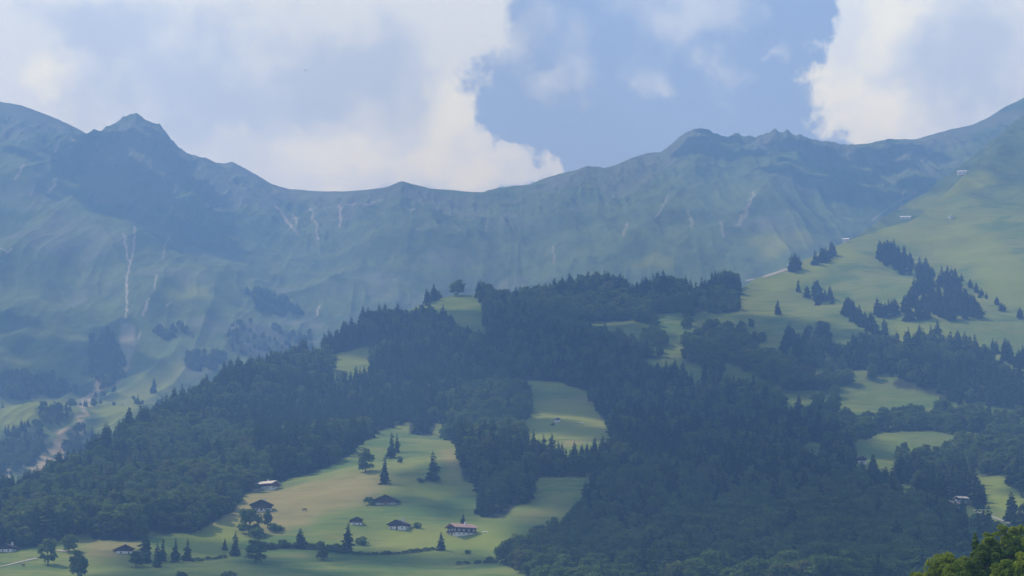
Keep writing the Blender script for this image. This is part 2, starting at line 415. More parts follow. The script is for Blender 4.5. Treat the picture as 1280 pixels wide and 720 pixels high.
def terrain_material():
    m, nt, out = new_mat('alpine_ground')
    geo = N(nt, 'ShaderNodeNewGeometry'); P = geo.outputs['Position']
    def A(n):
        x = N(nt, 'ShaderNodeAttribute', attribute_name=n); return x.outputs['Fac']
    n1 = noise(nt, P, 0.006, 5); n2 = noise(nt, P, 0.045, 5); n3 = noise(nt, P, 0.35, 3)
    grass = mixc(nt, ramp01(nt, n1, .35, .65), (0.122, 0.182, 0.034), (0.175, 0.218, 0.046))
    grass = mixc(nt, math_(nt, 'MULTIPLY', ramp01(nt, n2, .4, .7), .55), grass, (0.190, 0.220, 0.055))
    alp = mixc(nt, ramp01(nt, n1, .38, .6), (0.054, 0.100, 0.032), (0.096, 0.155, 0.044))
    alp = mixc(nt, math_(nt, 'MULTIPLY', ramp01(nt, n2, .5, .68), .7), alp, (0.055, 0.078, 0.028))
    mp = N(nt, 'ShaderNodeMapping'); mp.inputs['Scale'].default_value = (0.35, 1.6, 2.2); nt.links.new(P, mp.inputs[0])
    n4 = noise(nt, mp.outputs[0], 0.07, 6, .62); n5 = noise(nt, P, 0.016, 6, .6)
    grass = mixc(nt, math_(nt, 'MULTIPLY', ramp01(nt, n5, .47, .60), .8), grass, (0.080, 0.150, 0.034))
    grass = mixc(nt, math_(nt, 'MULTIPLY', ramp01(nt, n4, .52, .66), .65), grass, (0.205, 0.205, 0.062))
    grass = mixc(nt, math_(nt, 'MULTIPLY', ramp01(nt, n4, .46, .36), .55), grass, (0.060, 0.105, 0.028))
    mq = N(nt, 'ShaderNodeMapping'); mq.inputs['Scale'].default_value = (1.7, 0.35, 0.5); nt.links.new(P, mq.inputs[0])
    n6 = noise(nt, mq.outputs[0], 0.022, 8, .68); n7 = noise(nt, P, 0.11, 6, .7)
    alp = mixc(nt, math_(nt, 'MULTIPLY', ramp01(nt, n6, .50, .62), .65), alp, (0.030, 0.055, 0.022))
    alp = mixc(nt, math_(nt, 'MULTIPLY', ramp01(nt, n6, .45, .33), .5), alp, (0.135, 0.175, 0.060))
    alp = mixc(nt, math_(nt, 'MULTIPLY', ramp01(nt, n7, .56, .66), .5), alp, (0.19, 0.19, 0.15))
    alp = mixc(nt, math_(nt, 'MULTIPLY', ramp01(nt, n4, .5, .7), .4), alp, (0.150, 0.185, 0.055))
    c = mixc(nt, A('high'), grass, alp)
    c = mixc(nt, math_(nt, 'MULTIPLY', A('mown'), math_(nt, 'ADD', .22, math_(nt, 'MULTIPLY', n4, 1.0)), True), c, (0.290, 0.240, 0.090))
    c = mixc(nt, math_(nt, 'MULTIPLY', A('lush_lit'), .8), c, (0.205, 0.250, 0.036))
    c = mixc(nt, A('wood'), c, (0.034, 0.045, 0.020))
    c = mixc(nt, A('rock'), c, mixc(nt, n2, (0.10, 0.11, 0.095), (0.22, 0.225, 0.20)))
    c = mixc(nt, A('earth'), c, (0.33, 0.28, 0.15))
    c = mixc(nt, math_(nt, 'MULTIPLY', A('scree'), math_(nt, 'ADD', .15, math_(nt, 'MULTIPLY', n2, 1.1)), True), c, (0.50, 0.45, 0.37))
    b = N(nt, 'ShaderNodeBsdfPrincipled'); b.inputs['Roughness'].default_value = 0.95; b.inputs['Specular IOR Level'].default_value = 0.05
    bump = N(nt, 'ShaderNodeBump'); bump.inputs['Strength'].default_value = 0.5; bump.inputs['Distance'].default_value = 2.0
    nt.links.new(math_(nt, 'ADD', n2, math_(nt, 'MULTIPLY', n3, .25)), bump.inputs['Height'])
    nt.links.new(bump.outputs[0], b.inputs['Normal'])
    nt.links.new(c, b.inputs['Base Color']); nt.links.new(b.outputs[0], out.inputs[0])
    return m

def leaf_material(name, dark, light, trans=0.25, autumn=None):
    m, nt, out = new_mat(name)
    oi = N(nt, 'ShaderNodeObjectInfo'); tc = N(nt, 'ShaderNodeTexCoord')
    f = noise(nt, tc.outputs['Object'], 0.55, 3)
    f = math_(nt, 'ADD', math_(nt, 'MULTIPLY', f, .6), math_(nt, 'MULTIPLY', oi.outputs['Random'], .5), True)
    c = mixc(nt, f, dark, light)
    if autumn: c = mixc(nt, ramp01(nt, oi.outputs['Random'], .86, .96), c, autumn)
    d = N(nt, 'ShaderNodeBsdfDiffuse'); t = N(nt, 'ShaderNodeBsdfTranslucent'); x = N(nt, 'ShaderNodeMixShader')
    x.inputs[0].default_value = trans
    nt.links.new(c, d.inputs[0]); nt.links.new(c, t.inputs[0]); nt.links.new(d.outputs[0], x.inputs[1]); nt.links.new(t.outputs[0], x.inputs[2])
    nt.links.new(x.outputs[0], out.inputs[0])
    return m

M = {
 'ground': terrain_material(),
 'needles': leaf_material('spruce_needles', (0.020, 0.042, 0.017), (0.080, 0.125, 0.030), 0.25),
 'leaves': leaf_material('broadleaf_leaves', (0.060, 0.115, 0.024), (0.155, 0.228, 0.042), 0.45, (0.125, 0.150, 0.04)),
 'near_leaves': leaf_material('near_tree_leaves', (0.110, 0.170, 0.020), (0.300, 0.360, 0.035), 0.55),
 'near_dark': leaf_material('near_dark_leaves', (0.060, 0.105, 0.020), (0.120, 0.180, 0.030), 0.4),
 'bark': simple_mat('bark', (0.07, 0.055, 0.042), .4, 4),
 'plaster': simple_mat('white_plaster', (0.74, 0.72, 0.68), .08, 1.5),
 'timber': simple_mat('weathered_timber', (0.075, 0.052, 0.038), .45, 2.0),
 'red_timber': simple_mat('red_brown_timber', (0.19, 0.075, 0.045), .35, 2.0),
 'roof_dark': simple_mat('dark_roof', (0.06, 0.052, 0.052), .3, 1.5),
 'roof_clay': simple_mat('clay_tile_roof', (0.38, 0.25, 0.20), .25, 1.2),
 'roof_pale': simple_mat('pale_sheet_roof', (0.60, 0.54, 0.44), .2, 1.2, .6),
 'roof_metal': simple_mat('silvery_metal_roof', (0.80, 0.80, 0.80), .08, 1.0, .5),
 'stone': simple_mat('stone', (0.30, 0.28, 0.26), .3, 2.5),
 'white_wood': simple_mat('white_painted_wood', (0.80, 0.80, 0.78), .05, 3.0),
 'glass': simple_mat('window_pane', (0.045, 0.05, 0.06), .2, 3.0, .15, .5),
 'gravel': simple_mat('gravel_track', (0.36, 0.34, 0.28), .2, .5, .95),
 'feather': simple_mat('dark_feathers', (0.03, 0.03, 0.032), .3, 3.0),
 'canvas': simple_mat('white_tarpaulin', (0.82, 0.81, 0.79), .06, 2.0),
 'brown_hide': simple_mat('brown_hide', (0.10, 0.055, 0.032), .3, 2.0),
}

# ------------------------------------------------------------------ object helpers
def tag(o, label=None, cat=None, group=None, kind=None):
    if label: o['label'] = label
    if cat: o['category'] = cat
    if group: o['group'] = group
    if kind: o['kind'] = kind
    return o
def mesh_obj(name, verts, faces, mat, parent=None, smooth=False):
    me = bpy.data.meshes.new(name)
    me.from_pydata([tuple(v) for v in verts], [], [tuple(f) for f in faces])
    me.materials.append(mat)
    if smooth: me.polygons.foreach_set('use_smooth', [True] * len(me.polygons))
    me.update()
    o = bpy.data.objects.new(name, me); COL.objects.link(o)
    if parent: o.parent = parent
    return o
def big_mesh(name, V, Q, mat, attrs=None, smooth=True):
    me = bpy.data.meshes.new(name)
    me.vertices.add(len(V)); me.vertices.foreach_set('co', np.ascontiguousarray(V, np.float32).ravel())
    me.loops.add(Q.size); me.loops.foreach_set('vertex_index', np.ascontiguousarray(Q, np.int32).ravel())
    me.polygons.add(len(Q)); me.polygons.foreach_set('loop_start', np.arange(0, Q.size, Q.shape[1], dtype=np.int32))
    me.polygons.foreach_set('use_smooth', np.full(len(Q), smooth))
    for k, v in (attrs or {}).items():
        at_ = me.attributes.new(k, 'FLOAT', 'POINT'); at_.data.foreach_set('value', np.ascontiguousarray(v, np.float32))
    me.update(calc_edges=True); me.validate()
    me.materials.append(mat)
    return me
def link(name, me, parent=None):
    o = bpy.data.objects.new(name, me); COL.objects.link(o)
    if parent: o.parent = parent
    return o
def empty(name, loc, rz=0.0):
    o = bpy.data.objects.new(name, None); COL.objects.link(o)
    o.location = loc; o.rotation_euler = (0, 0, rz); o.empty_display_size = 1
    return o

# ------------------------------------------------------------------ ground, hill, mountains: one continuous sheet, cut along the valley behind the hill
idx = np.arange(NY * NA).reshape(NY, NA)
quads = np.stack([idx[:-1, :-1], idx[:-1, 1:], idx[1:, 1:], idx[1:, :-1]], -1).reshape(-1, 4)
qk = W2[:-1, :-1].ravel(); qy = Y2[:-1, :-1].ravel()
VERT = np.stack([XF, YF, Z2.ravel()], -1)
def sheet(name, sel):
    q = quads[sel]; used = np.unique(q); remap = np.full(NY * NA, -1, np.int64); remap[used] = np.arange(len(used))
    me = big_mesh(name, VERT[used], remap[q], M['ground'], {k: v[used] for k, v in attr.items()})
    return tag(link(name, me), kind='structure')
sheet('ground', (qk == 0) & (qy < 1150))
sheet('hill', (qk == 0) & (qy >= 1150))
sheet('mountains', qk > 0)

# ------------------------------------------------------------------ tree meshes (unit: metres, base at z=0)
def spruce_crown(seed, h=20.0, width=0.17, rows=26, per=9, low=0.06):
    r = np.random.default_rng(seed); V = []; Fc = []
    ex = r.uniform(.52, .88); lx, ly = r.normal(size=2) * .35; ph = r.uniform(0, 6.28, 3)
    for i in range(rows):
        t = (i + r.uniform(-.3, .3)) / rows
        t = min(max(t, 0.0), 1.0)
        z = h * (low + (1 - low) * t)
        L = h * width * ((1 - t) ** ex) * (0.74 + 0.26 * min(1, t * 6)) * r.uniform(0.66, 1.18) + 0.12
        n = max(4, int(per * (1 - 0.55 * t)))
        for k in range(n):
            an = 2 * math.pi * (k + r.uniform(-.35, .35)) / n + i * 1.3
            if r.uniform() < .10: continue
            l = L * r.uniform(0.55, 1.2) * (1 + .22 * math.sin(an * 2 + ph[0] + t * 7) + .12 * math.sin(an + ph[1])); w = l * r.uniform(0.30, 0.46) + .1; dr = l * r.uniform(0.22, 0.55)
            c, s = math.cos(an), math.sin(an)
            zz = z + r.uniform(-.25, .25)
            b = len(V)
            V += [(0.05 * c, 0.05 * s, zz + 0.25 * l), (c * l * .55 - s * w, s * l * .55 + c * w, zz - dr * .35), (c * l, s * l, zz - dr), (c * l * .55 + s * w, s * l * .55 - c * w, zz - dr * .35),
                  (c * l * .5, s * l * .5, zz - dr * .25 - w * .9)]
            Fc += [(b, b + 1, b + 2), (b, b + 2, b + 3), (b + 1, b + 4, b + 2), (b + 3, b + 2, b + 4)]
    b = len(V)
    for k in range(5): V.append((0.1 * math.cos(k * 1.257), 0.1 * math.sin(k * 1.257), h * 0.93))
    V.append((0, 0, h * 1.01))
    Fc += [(b + k, b + (k + 1) % 5, b + 5) for k in range(5)]
    return V, Fc

def broad_crown(seed, h=15.0, w=5.2, clumps=26, leaves=46, size=0.75, low=0.16, tall=1.0):
    r = np.random.default_rng(seed); V = []; Fc = []
    cz = h * (0.5 + low * .5); hz = h * (1 - low) * .5
    for c in range(clumps):
        th = r.uniform(0, 2 * math.pi); u = r.uniform(-0.95, 1.0); rr = r.uniform(0.45, 0.92)
        taper = 1.0 - 0.25 * max(0, u)
        q = np.array([math.cos(th) * math.sqrt(1 - u * u) * w * rr * taper, math.sin(th) * math.sqrt(1 - u * u) * w * rr * taper, cz + u * hz * rr])
        cr = r.uniform(0.24, 0.40) * w
        for k in range(leaves):
            d = r.normal(size=3); d /= np.linalg.norm(d) + 1e-9
            if d[2] < -0.5: d[2] *= -1
            p = q + d * cr * r.uniform(0.75, 1.08) * np.array([1, 1, .8])
            p[2] = min(max(p[2], h * low * .55), h)
            nrm = d + r.normal(size=3) * .55; nrm /= np.linalg.norm(nrm) + 1e-9
            t1 = np.cross(nrm, r.normal(size=3)); t1 /= np.linalg.norm(t1) + 1e-9
            t2 = np.cross(nrm, t1); s = size * r.uniform(0.55, 1.2)
            b = len(V)
            V += [tuple(p + t1 * s), tuple(p + t2 * s * .7), tuple(p - t1 * s), tuple(p - t2 * s * .7)]
            Fc.append((b, b + 1, b + 2, b + 3))
    return V, Fc

def trunk_mesh(seed, h, r0, limbs=5, spread=2.0, straight=False):
    r = random.Random(seed); V = []; Fc = []
    def tube(p, q, ra, rb, n=6):
        p, q = Vector(p), Vector(q); d = (q - p).normalized(); u = d.orthogonal().normalized(); v = d.cross(u); b = len(V)
        for c, rad in ((p, ra), (q, rb)):
            for k in range(n):
                an = 2 * math.pi * k / n; V.append(tuple(c + (u * math.cos(an) + v * math.sin(an)) * rad))
        for k in range(n): Fc.append((b + k, b + (k + 1) % n, b + n + (k + 1) % n, b + n + k))
    if straight:
        tube((0, 0, -.8), (0, 0, h * .5), r0, r0 * .6); tube((0, 0, h * .5), (0, 0, h * .96), r0 * .6, r0 * .1)
    else:
        m = (r.uniform(-.3, .3), r.uniform(-.3, .3), h * .4)
        tube((0, 0, -.8), m, r0, r0 * .7); tube(m, (r.uniform(-.6, .6), r.uniform(-.6, .6), h * .85), r0 * .7, r0 * .15)
        for k in range(limbs):
            an = 2 * math.pi * k / limbs + r.uniform(-.4, .4); z = h * r.uniform(.3, .55)
            tube((m[0] * .8, m[1] * .8, z), (math.cos(an) * spread, math.sin(an) * spread, z + h * r.uniform(.15, .3)), r0 * .4, r0 * .1, 5)
    return V, Fc

def mk(name, vf, mat):
    me = bpy.data.meshes.new(name); me.from_pydata(vf[0], [], vf[1]); me.materials.append(mat); me.update(); return me

SPRUCE = [(mk('spruce_crown', spruce_crown(100 + i, 20, w, 26, 9), M['needles']), mk('spruce_trunk', trunk_mesh(i, 20, .28, straight=True), M['bark'])) for i, w in enumerate((.17, .19, .215, .175, .20, .23, .185))]
BROAD = [(mk('broadleaf_crown', broad_crown(200 + i, 15, w, 44, 40, .70, .0), M['leaves']), mk('broadleaf_trunk', trunk_mesh(i + 50, 15, .32, 5, w * .5), M['bark'])) for i, w in enumerate((5.0, 5.8, 5.4, 4.7, 6.0, 4.4))]
BUSH = [mk('bush', broad_crown(300 + i, 3.0, 2.2, 14, 34, .42, .0), M['leaves']) for i in range(3)]

def make_proto(name, crown, trunk):
    r = empty(name, (0, 0, -500)); c = link('crown', crown, r); t = link('trunk', trunk, r)
    return r, c, t
used = {'spruce': 0, 'broad': 0, 'bush': 0}
protos = {}
def place_tree(kind, x, y, z, h, label, group, fat=1.0, var=None):
    tbl, base, name, cat = (SPRUCE, 20.0, 'spruce_tree', 'spruce tree') if kind == 'spruce' else (BROAD, 15.0, 'broadleaf_tree', 'tree')
    i = random.randrange(len(tbl)) if var is None else var
    s = h / base
    if (kind, i) not in protos:
        root = empty(name, (x, y, z)); c = link('crown', tbl[i][0], root); t = link('trunk', tbl[i][1], root)
        protos[(kind, i)] = (root, c, t)
    else:
        pr, pc, pt = protos[(kind, i)]
        root = pr.copy(); COL.objects.link(root)
        c = pc.copy(); c.parent = root; COL.objects.link(c)
        t = pt.copy(); t.parent = root; COL.objects.link(t)
        if 'group' in root: del root['group']
    root.location = (x, y, z); root.rotation_euler = (0, 0, random.uniform(0, 6.28)); root.scale = (s * fat, s * fat, s)
    tag(root, label, cat, group)
    used[kind] += 1
    return root
def place_bush(x, y, z, h, label, group, fat=1.0):
    o = bpy.data.objects.new('bush', random.choice(BUSH)); COL.objects.link(o)
    o.location = (x, y, z - .1); o.rotation_euler = (0, 0, random.uniform(0, 6.28)); s = h / 3.0; o.scale = (s * fat, s * fat, s)
    used['bush'] += 1
    return tag(o, label, 'bush', group)

def px_h(y, hpx): return hpx * y / F

# ------------------------------------------------------------------ single trees of the meadow: (kind, base px, base py, height px, fatness, label)
SINGLE = [
 ('broad', 286, 732, 20, 1.4, 'dark leafy tree top at the bottom edge left of the wide dark hedge tree'),
 ('broad', 226, 730, 16, 1.5, 'low leafy tree top at the bottom edge under the row of three spruces'),
 ('broad', 457, 590, 28, 1.15, 'round dark tree at the upper edge of the meadow, left of the tall pointed spruce'),
 ('spruce', 481, 605, 36, 1.25, 'tall pointed spruce standing free on the slope above the dark low chalet'),
 ('spruce', 489, 573, 33, 1.35, 'stout spruce on the upper meadow just below the wood corner'),
 ('spruce', 496, 566, 24, 1.2, 'shorter spruce pressed against the stout one on the upper meadow'),
 ('broad', 500, 579, 9, 1.4, 'low shrubby tree at the foot of the stout upper meadow spruce'),
 ('spruce', 541, 601, 37, 1.75, 'broad dense spruce alone in the meadow left of the right-hand wood'),
 ('spruce', 435, 691, 37, 1.3, 'tall slim spruce rising from the hedge line below the little hillside hut'),
 ('spruce', 551, 688, 23, 1.6, 'bushy spruce at the left front corner of the clay roofed chalet'),
 ('spruce', 579, 657, 15, 2.0, 'small pointed spruce sticking up behind the clay roofed chalet'),
 ('spruce', 294, 695, 31, 1.4, 'dark stout spruce below the round tree, second from a small pointed one'),
 ('spruce', 281, 688, 15, 1.5, 'little pointed spruce just left of a dark stout one on the meadow'),
 ('spruce', 203, 702, 30, 1.2, 'leftmost and most pointed of the three spruces in a row on the lower meadow'),
 ('spruce', 219, 702, 29, 1.4, 'middle one of the three spruces in a row on the lower meadow'),
 ('spruce', 234, 701, 28, 1.4, 'rightmost of the three spruces in a row on the lower meadow'),
 ('spruce', 182, 703, 46, 1.3, 'tall dark spruce right of the brown roof in the lower left corner'),
 ('spruce', 196, 709, 31, 1.3, 'dark spruce pressed against the right side of the tall dark one at lower left'),
 ('broad', 170, 709, 22, 1.5, 'dark bushy tree at the left foot of the tall dark spruce'),
 ('broad', 60, 706, 33, 0.9, 'lone grey green tree on the lower left field beside the gravel track'),
 ('broad', 97, 724, 34, 0.9, 'darker tree at the bottom edge right of the lone grey green tree'),
 ('broad', 86, 690, 22, 1.2, 'leafy tree at the wood corner just above the lower left field'),
 ('broad', 311, 668, 33, 1.15, 'big round leafy tree standing before the left end of the dark roofed chalet'),
 ('broad', 334, 660, 22, 0.75, 'slender leafy tree just below the right end of the dark roofed chalet'),
 ('broad', 320, 704, 29, 1.25, 'wide dark tree at the lower meadow hedge, right of the stout spruce'),
 ('spruce', 375, 686, 25, 1.5, 'dark cone shaped spruce rising from the middle of the hedge row'),
 ('broad', 403, 700, 24, 1.2, 'rounded tree hanging over the lower side of the hedge row'),
 ('broad', 572, 370, 20, 1.3, 'round broadleaf tree alone on the skyline of the wooded ridge'),
 ('spruce', 533, 382, 10, 1.3, 'tiny lone spruce on the grassy ridge left of the round skyline tree'),
 ('spruce', 1172, 418, 19, 1.7, 'lone stout spruce on the bright shoulder below the big hillside copse'),
 ('spruce', 998, 365, 18, 1.1, 'slim lone spruce at the left rim of the high bright pasture'),
 ('broad', 612, 703, 8, 1.8, 'low spreading tree on the lower meadow left of the bottom wood'),
 ('spruce', 192, 492, 20, 1.2, 'single spruce on the pale green slope across the valley'),
]
for kind, bx, by, hp, fat, lab in SINGLE:
    x, y, z = at(bx, by)
    place_tree(kind, x, y, z, px_h(y, hp) * 1.05, lab, None, fat)
BUSHES = [(322, 673, 11, 'dark bush at the foot of the big round leafy tree'), (343, 664, 9, 'small bush right of the slender tree below the dark roofed chalet'),
          (350, 663, 6, 'tiny bush farthest right below the dark roofed chalet'), (302, 663, 4, 'single little shrub left of the big round leafy tree'), (522, 660, 6, 'small dark shrub in the grass left of the clay roofed chalet'),
          (451, 681, 9, 'pale rounded bush right of the tall slim spruce'), (585, 692, 4, 'tiny shrub in the grass below the clay roofed chalet'), (691, 532, 3, 'tiny shrub in the middle forest clearing'),
          (526, 603, 5, 'low bush right at the edge of the bright strip on the upper slope'), (462, 631, 8, 'bush at the left end of the dark low chalet')]
for bx, by, hp, lab in BUSHES:
    x, y, z = at(bx, by); place_bush(x, y, z, px_h(y, hp) * 1.15, lab, None, 1.25)
HEDGE = [([(328, 688), (345, 686), (360, 685), (385, 686), (412, 689), (432, 692)], 9, 6.5, 'leafy bush grown together with others in the row between dark trees', 'bushes of the upper hedge row'),
         ([(440, 693), (470, 693.5), (500, 692.5), (530, 689), (545, 687)], 4, 4.5, 'low bush in the thin hedge line running along the meadow bank', 'bushes of the thin hedge line'),
         ([(238, 702), (262, 700), (284, 697)], 4, 5.5, 'low dark bush in the line linking three spruces to a stout one', 'bushes linking the lower spruces'),
         ([(568, 706), (590, 704.5), (615, 704), (636, 705)], 4, 6.0, 'low bush on the bank line at the right end of the lower meadow', 'bushes of the right bank line')]
for pts, hp, step, lab, grp in HEDGE:
    for (x0, y0), (x1, y1) in zip(pts[:-1], pts[1:]):
        k = max(1, int(abs(x1 - x0) / step))
        for j in range(k):
            t = (j + random.uniform(.1, .9)) / k
            x, y, z = at(x0 + (x1 - x0) * t, y0 + (y1 - y0) * t)
            place_bush(x, y, z, px_h(y, hp) * random.uniform(.7, 1.25), lab, grp, 1.3)

# ------------------------------------------------------------------ copses of the high pasture: every spruce its own
COPSES = [
 ([(1089, 322), (1097, 312), (1118, 314), (1140, 330), (1138, 346), (1112, 338)], 34, 'dark spruce in the solid upper left block of the big pasture copse', 'spruces of the upper copse block'),
 ([(1140, 345), (1152, 334), (1172, 328), (1186, 345), (1200, 362), (1216, 376), (1226, 398), (1190, 402), (1160, 402), (1130, 402), (1128, 380), (1140, 365)], 96, 'dark spruce crowded in the big copse on the high pasture', 'spruces of the big pasture copse'),
 ([(1008, 372), (1020, 366), (1040, 372), (1042, 382), (1010, 382)], 14, 'dark spruce in the small clump on the left of the high pasture', 'spruces of the small left clump'),
 ([(1050, 382), (1060, 385), (1085, 402), (1110, 422), (1100, 424), (1075, 410), (1052, 396)], 24, 'dark spruce in the slanting chain down the high pasture', 'spruces of the slanting pasture chain'),
 ([(1095, 392), (1118, 388), (1120, 397), (1096, 397)], 9, 'dark spruce in the compact clump between the slanting chain and big copse', 'spruces of the middle clump'),
 ([(1016, 330), (1030, 324), (1044, 318), (1044, 325), (1016, 334)], 10, 'dark spruce in the compact block on the crest of the high pasture', 'spruces of the crest block'),
 ([(985, 340), (996, 334), (1003, 336), (1000, 342)], 5, 'dark spruce in the little crest clump beside the white track', 'spruces by the crest track'),
 ([(978, 420), (1000, 425), (1015, 432), (1030, 455), (1010, 465), (980, 460)], 26, 'dark spruce in the tall block below the left rim of the pasture', 'spruces of the block below the pasture'),
 ([(1066, 446), (1085, 446), (1085, 456), (1068, 456)], 6, 'dark spruce in the tight group at the lower edge of the high pasture', 'spruces at the lower pasture edge'),
 ([(1240, 440), (1262, 436), (1290, 450), (1290, 480), (1262, 474)], 20, 'dark spruce in the wood at the far right edge of the pasture', 'spruces at the right edge of the pasture'),
 ([(1185, 336), (1215, 356), (1245, 378), (1290, 404), (1290, 408), (1240, 384), (1205, 358)], 16, 'small spruce in the long slanting line across the upper right pasture', 'spruces of the upper slanting line'),
]
for poly, n, lab, grp in COPSES:
    pw = np.array(poly, float); lo, hi = pw.min(0), pw.max(0); k = 0; guard = 0
    wp = world_poly(poly); placed = []
    while k < n and guard < 4000:
        guard += 1
        qx, qy = rng.uniform(lo[0], hi[0]), rng.uniform(lo[1], hi[1])
        x, y, z = at(qx, qy)
        if not in_poly(np.array([x]), np.array([y]), wp)[0]: continue
        if any((x - a) ** 2 + (y - b) ** 2 < 9 for a, b in placed): continue
        placed.append((x, y))
        place_tree('spruce', x, y, z, random.uniform(14, 21) * (.6 if 'line' in lab else 1), lab, grp, random.uniform(1.5, 2.0)); k += 1

# ------------------------------------------------------------------ the wood of the near hill
DECID_LIT = [world_poly(p) for p in [  # broadleaf stands; paler leaves also stand in for sunlit parts of the wood
  [(0, 640), (60, 600), (130, 575), (190, 540), (260, 530), (310, 560), (330, 600), (300, 640), (240, 666), (170, 676), (100, 672), (0, 684)],
  [(552, 515), (600, 488), (660, 490), (676, 520), (660, 560), (600, 560), (560, 545)],
  [(600, 700), (640, 660), (720, 650), (760, 600), (860, 590), (940, 605), (1040, 610), (1160, 640), (1180, 700), (1180, 760), (640, 760)],
  [(640, 375), (720, 380), (800, 385), (900, 372), (980, 400), (1040, 450), (1080, 500), (980, 510), (900, 470), (800, 445), (700, 420)],
  [(960, 480), (1060, 500), (1180, 510), (1280, 520), (1280, 600), (1150, 590), (1040, 545)]]]
sp = 8.6
gx, gy = np.meshgrid(np.arange(-900, 900, sp), np.arange(1180, 3480, sp))
tx = (gx + rng.uniform(-.48, .48, gx.shape) * sp).ravel(); ty = (gy + rng.uniform(-.48, .48, gy.shape) * sp).ravel()
keep = np.abs(tx / ty) < 0.27
tx, ty = tx[keep], ty[keep]
_, tw = terrain(tx, ty)
hp_ = np.interp(tx / ty, HIa, HIp); beyond = ty - ramp_y(hp_)
ok = is_wood(tx, ty, tw, True) & (beyond < 45)
right = tx / ty > a_e(925, 400)[0]
ok &= ~(right & (ty > 2650))
# the open mixed slope under the pasture is thinner than the closed wood
thin = in_poly(tx, ty, world_poly([(860, 385), (930, 372), (985, 400), (1040, 450), (1100, 480), (1170, 505), (1120, 520), (1000, 470), (930, 430)]))
ok &= ~(in_poly(tx, ty, CLEAR_W['mid']) & (rng.uniform(size=tx.shape) < .75))
mixed = in_poly(tx, ty, MIXED)
ok &= ~(mixed & (fbm(tx / 55, ty / 55, 303, 3) + rng.uniform(-.12, .12, tx.shape) < .53))
ok &= ~(thin & (rng.uniform(size=tx.shape) < .5))
tx, ty = tx[ok], ty[ok]
dec = np.zeros(tx.shape, bool)
for p in DECID_LIT: dec |= in_poly(tx, ty, p)
pd = np.where(dec, .80, .22) + .25 * in_poly(tx, ty, MIXED) + (fbm(tx / 90, ty / 90, 7, 2) - .5) * .9
isb = rng.uniform(size=tx.shape) < pd
hh = np.where(isb, rng.uniform(9, 18, tx.shape), rng.uniform(9, 23, tx.shape)) * (0.62 + .76 * fbm(tx / 120, ty / 120, 15, 2))
tz = ground(tx, ty) - .4
# woods on the foot of the mountains
fx, fy, fz, fh, fb = [], [], [], [], []
for p in FARWOOD:
    lo, hi = p.min(0), p.max(0)
    n = int(min(900, (hi[0] - lo[0]) * (hi[1] - lo[1]) / 90))
    x = rng.uniform(lo[0], hi[0], n); y = rng.uniform(lo[1], hi[1], n)
    m = in_poly(x, y, p); x, y = x[m], y[m]
    fx += list(x); fy += list(y); fh += list(rng.uniform(7, 15, len(x))); fb += list(rng.uniform(size=len(x)) < .65)
n = 500
x = rng.uniform(-900, 300, n); y = rng.uniform(2500, 3700, n)
_, w_ = terrain(x, y); m = (w_ == 2) & (fbm(x / 160, y / 160, 77, 3) > .56)
fx += list(x[m]); fy += list(y[m]); fh += list(rng.uniform(6, 13, m.sum())); fb += list(rng.uniform(size=m.sum()) < .5)
# a few scattered trees on the open lower pasture
fx, fy, fh, fb = map(np.array, (fx, fy, fh, fb))
fz = ground(fx, fy) - .4

# the trees that show largest: nearest ones that no nearer tree covers
px, pyb = project(tx, ty, tz); _, pyt = project(tx, ty, tz + hh)
size_px = pyb - pyt
order = np.argsort(ty)
cellmin = np.full(1700, 800.0)
show = np.zeros(tx.shape)
for i in order:
    c = int(px[i]) + 200
    if c < 202 or c > 1478 or pyt[i] > 715: continue
    w = 3
    seen = np.clip(cellmin[c - w:c + w + 1] - pyt[i], 0, size_px[i]).mean()
    show[i] = seen * size_px[i] if pyb[i] > 300 else 0
    cellmin[c - w:c + w + 1] = np.minimum(cellmin[c - w:c + w + 1], pyt[i] + 1)
# per-region labels for the outstanding trees of the wood
REGION = [
 (lambda u, v: u < 330 and v > 560, 'on the lower edge of the wood left of the chalet meadow', 'lower left wood edge'),
 (lambda u, v: u < 560 and v <= 600, 'on the steep left wood that climbs to the grassy ridge', 'steep left wood'),
 (lambda u, v: 540 <= u < 690 and v < 660, 'in the wood right of the meadow under the middle clearing', 'wood under the middle clearing'),
 (lambda u, v: 600 <= u < 900 and v >= 590, 'in the thick wood at the bottom centre beside the meadow', 'bottom centre wood'),
 (lambda u, v: u >= 900 and v >= 590, 'in the thick wood at the bottom right behind the corner trees', 'bottom right wood'),
 (lambda u, v: u >= 900, 'on the mixed slope below the bright pasture', 'mixed slope wood'),
 (lambda u, v: True, 'in the dark wood on the middle of the hill', 'middle hill wood')]
single = np.zeros(tx.shape, bool)
BR_WORD = {0: 'spruce', 1: 'broadleaf tree'}
for kind, flag, cap in (('spruce', False, 300 - used['spruce']), ('broad', True, 285 - used['broad'])):
    cand = [i for i in np.argsort(-show) if isb[i] == flag and show[i] > 0][:max(0, cap)]
    for i in cand:
        single[i] = True
        for f, txt, g in REGION:
            if f(px[i], pyb[i]): break
        lab = ('dark spruce standing out ' if kind == 'spruce' else 'leafy tree standing out ') + txt
        place_tree(kind, float(tx[i]), float(ty[i]), float(tz[i]), float(hh[i]), lab, ('spruces' if kind == 'spruce' else 'leafy trees') + ' of the ' + g, random.uniform(1.2, 1.5))
rest = ~single

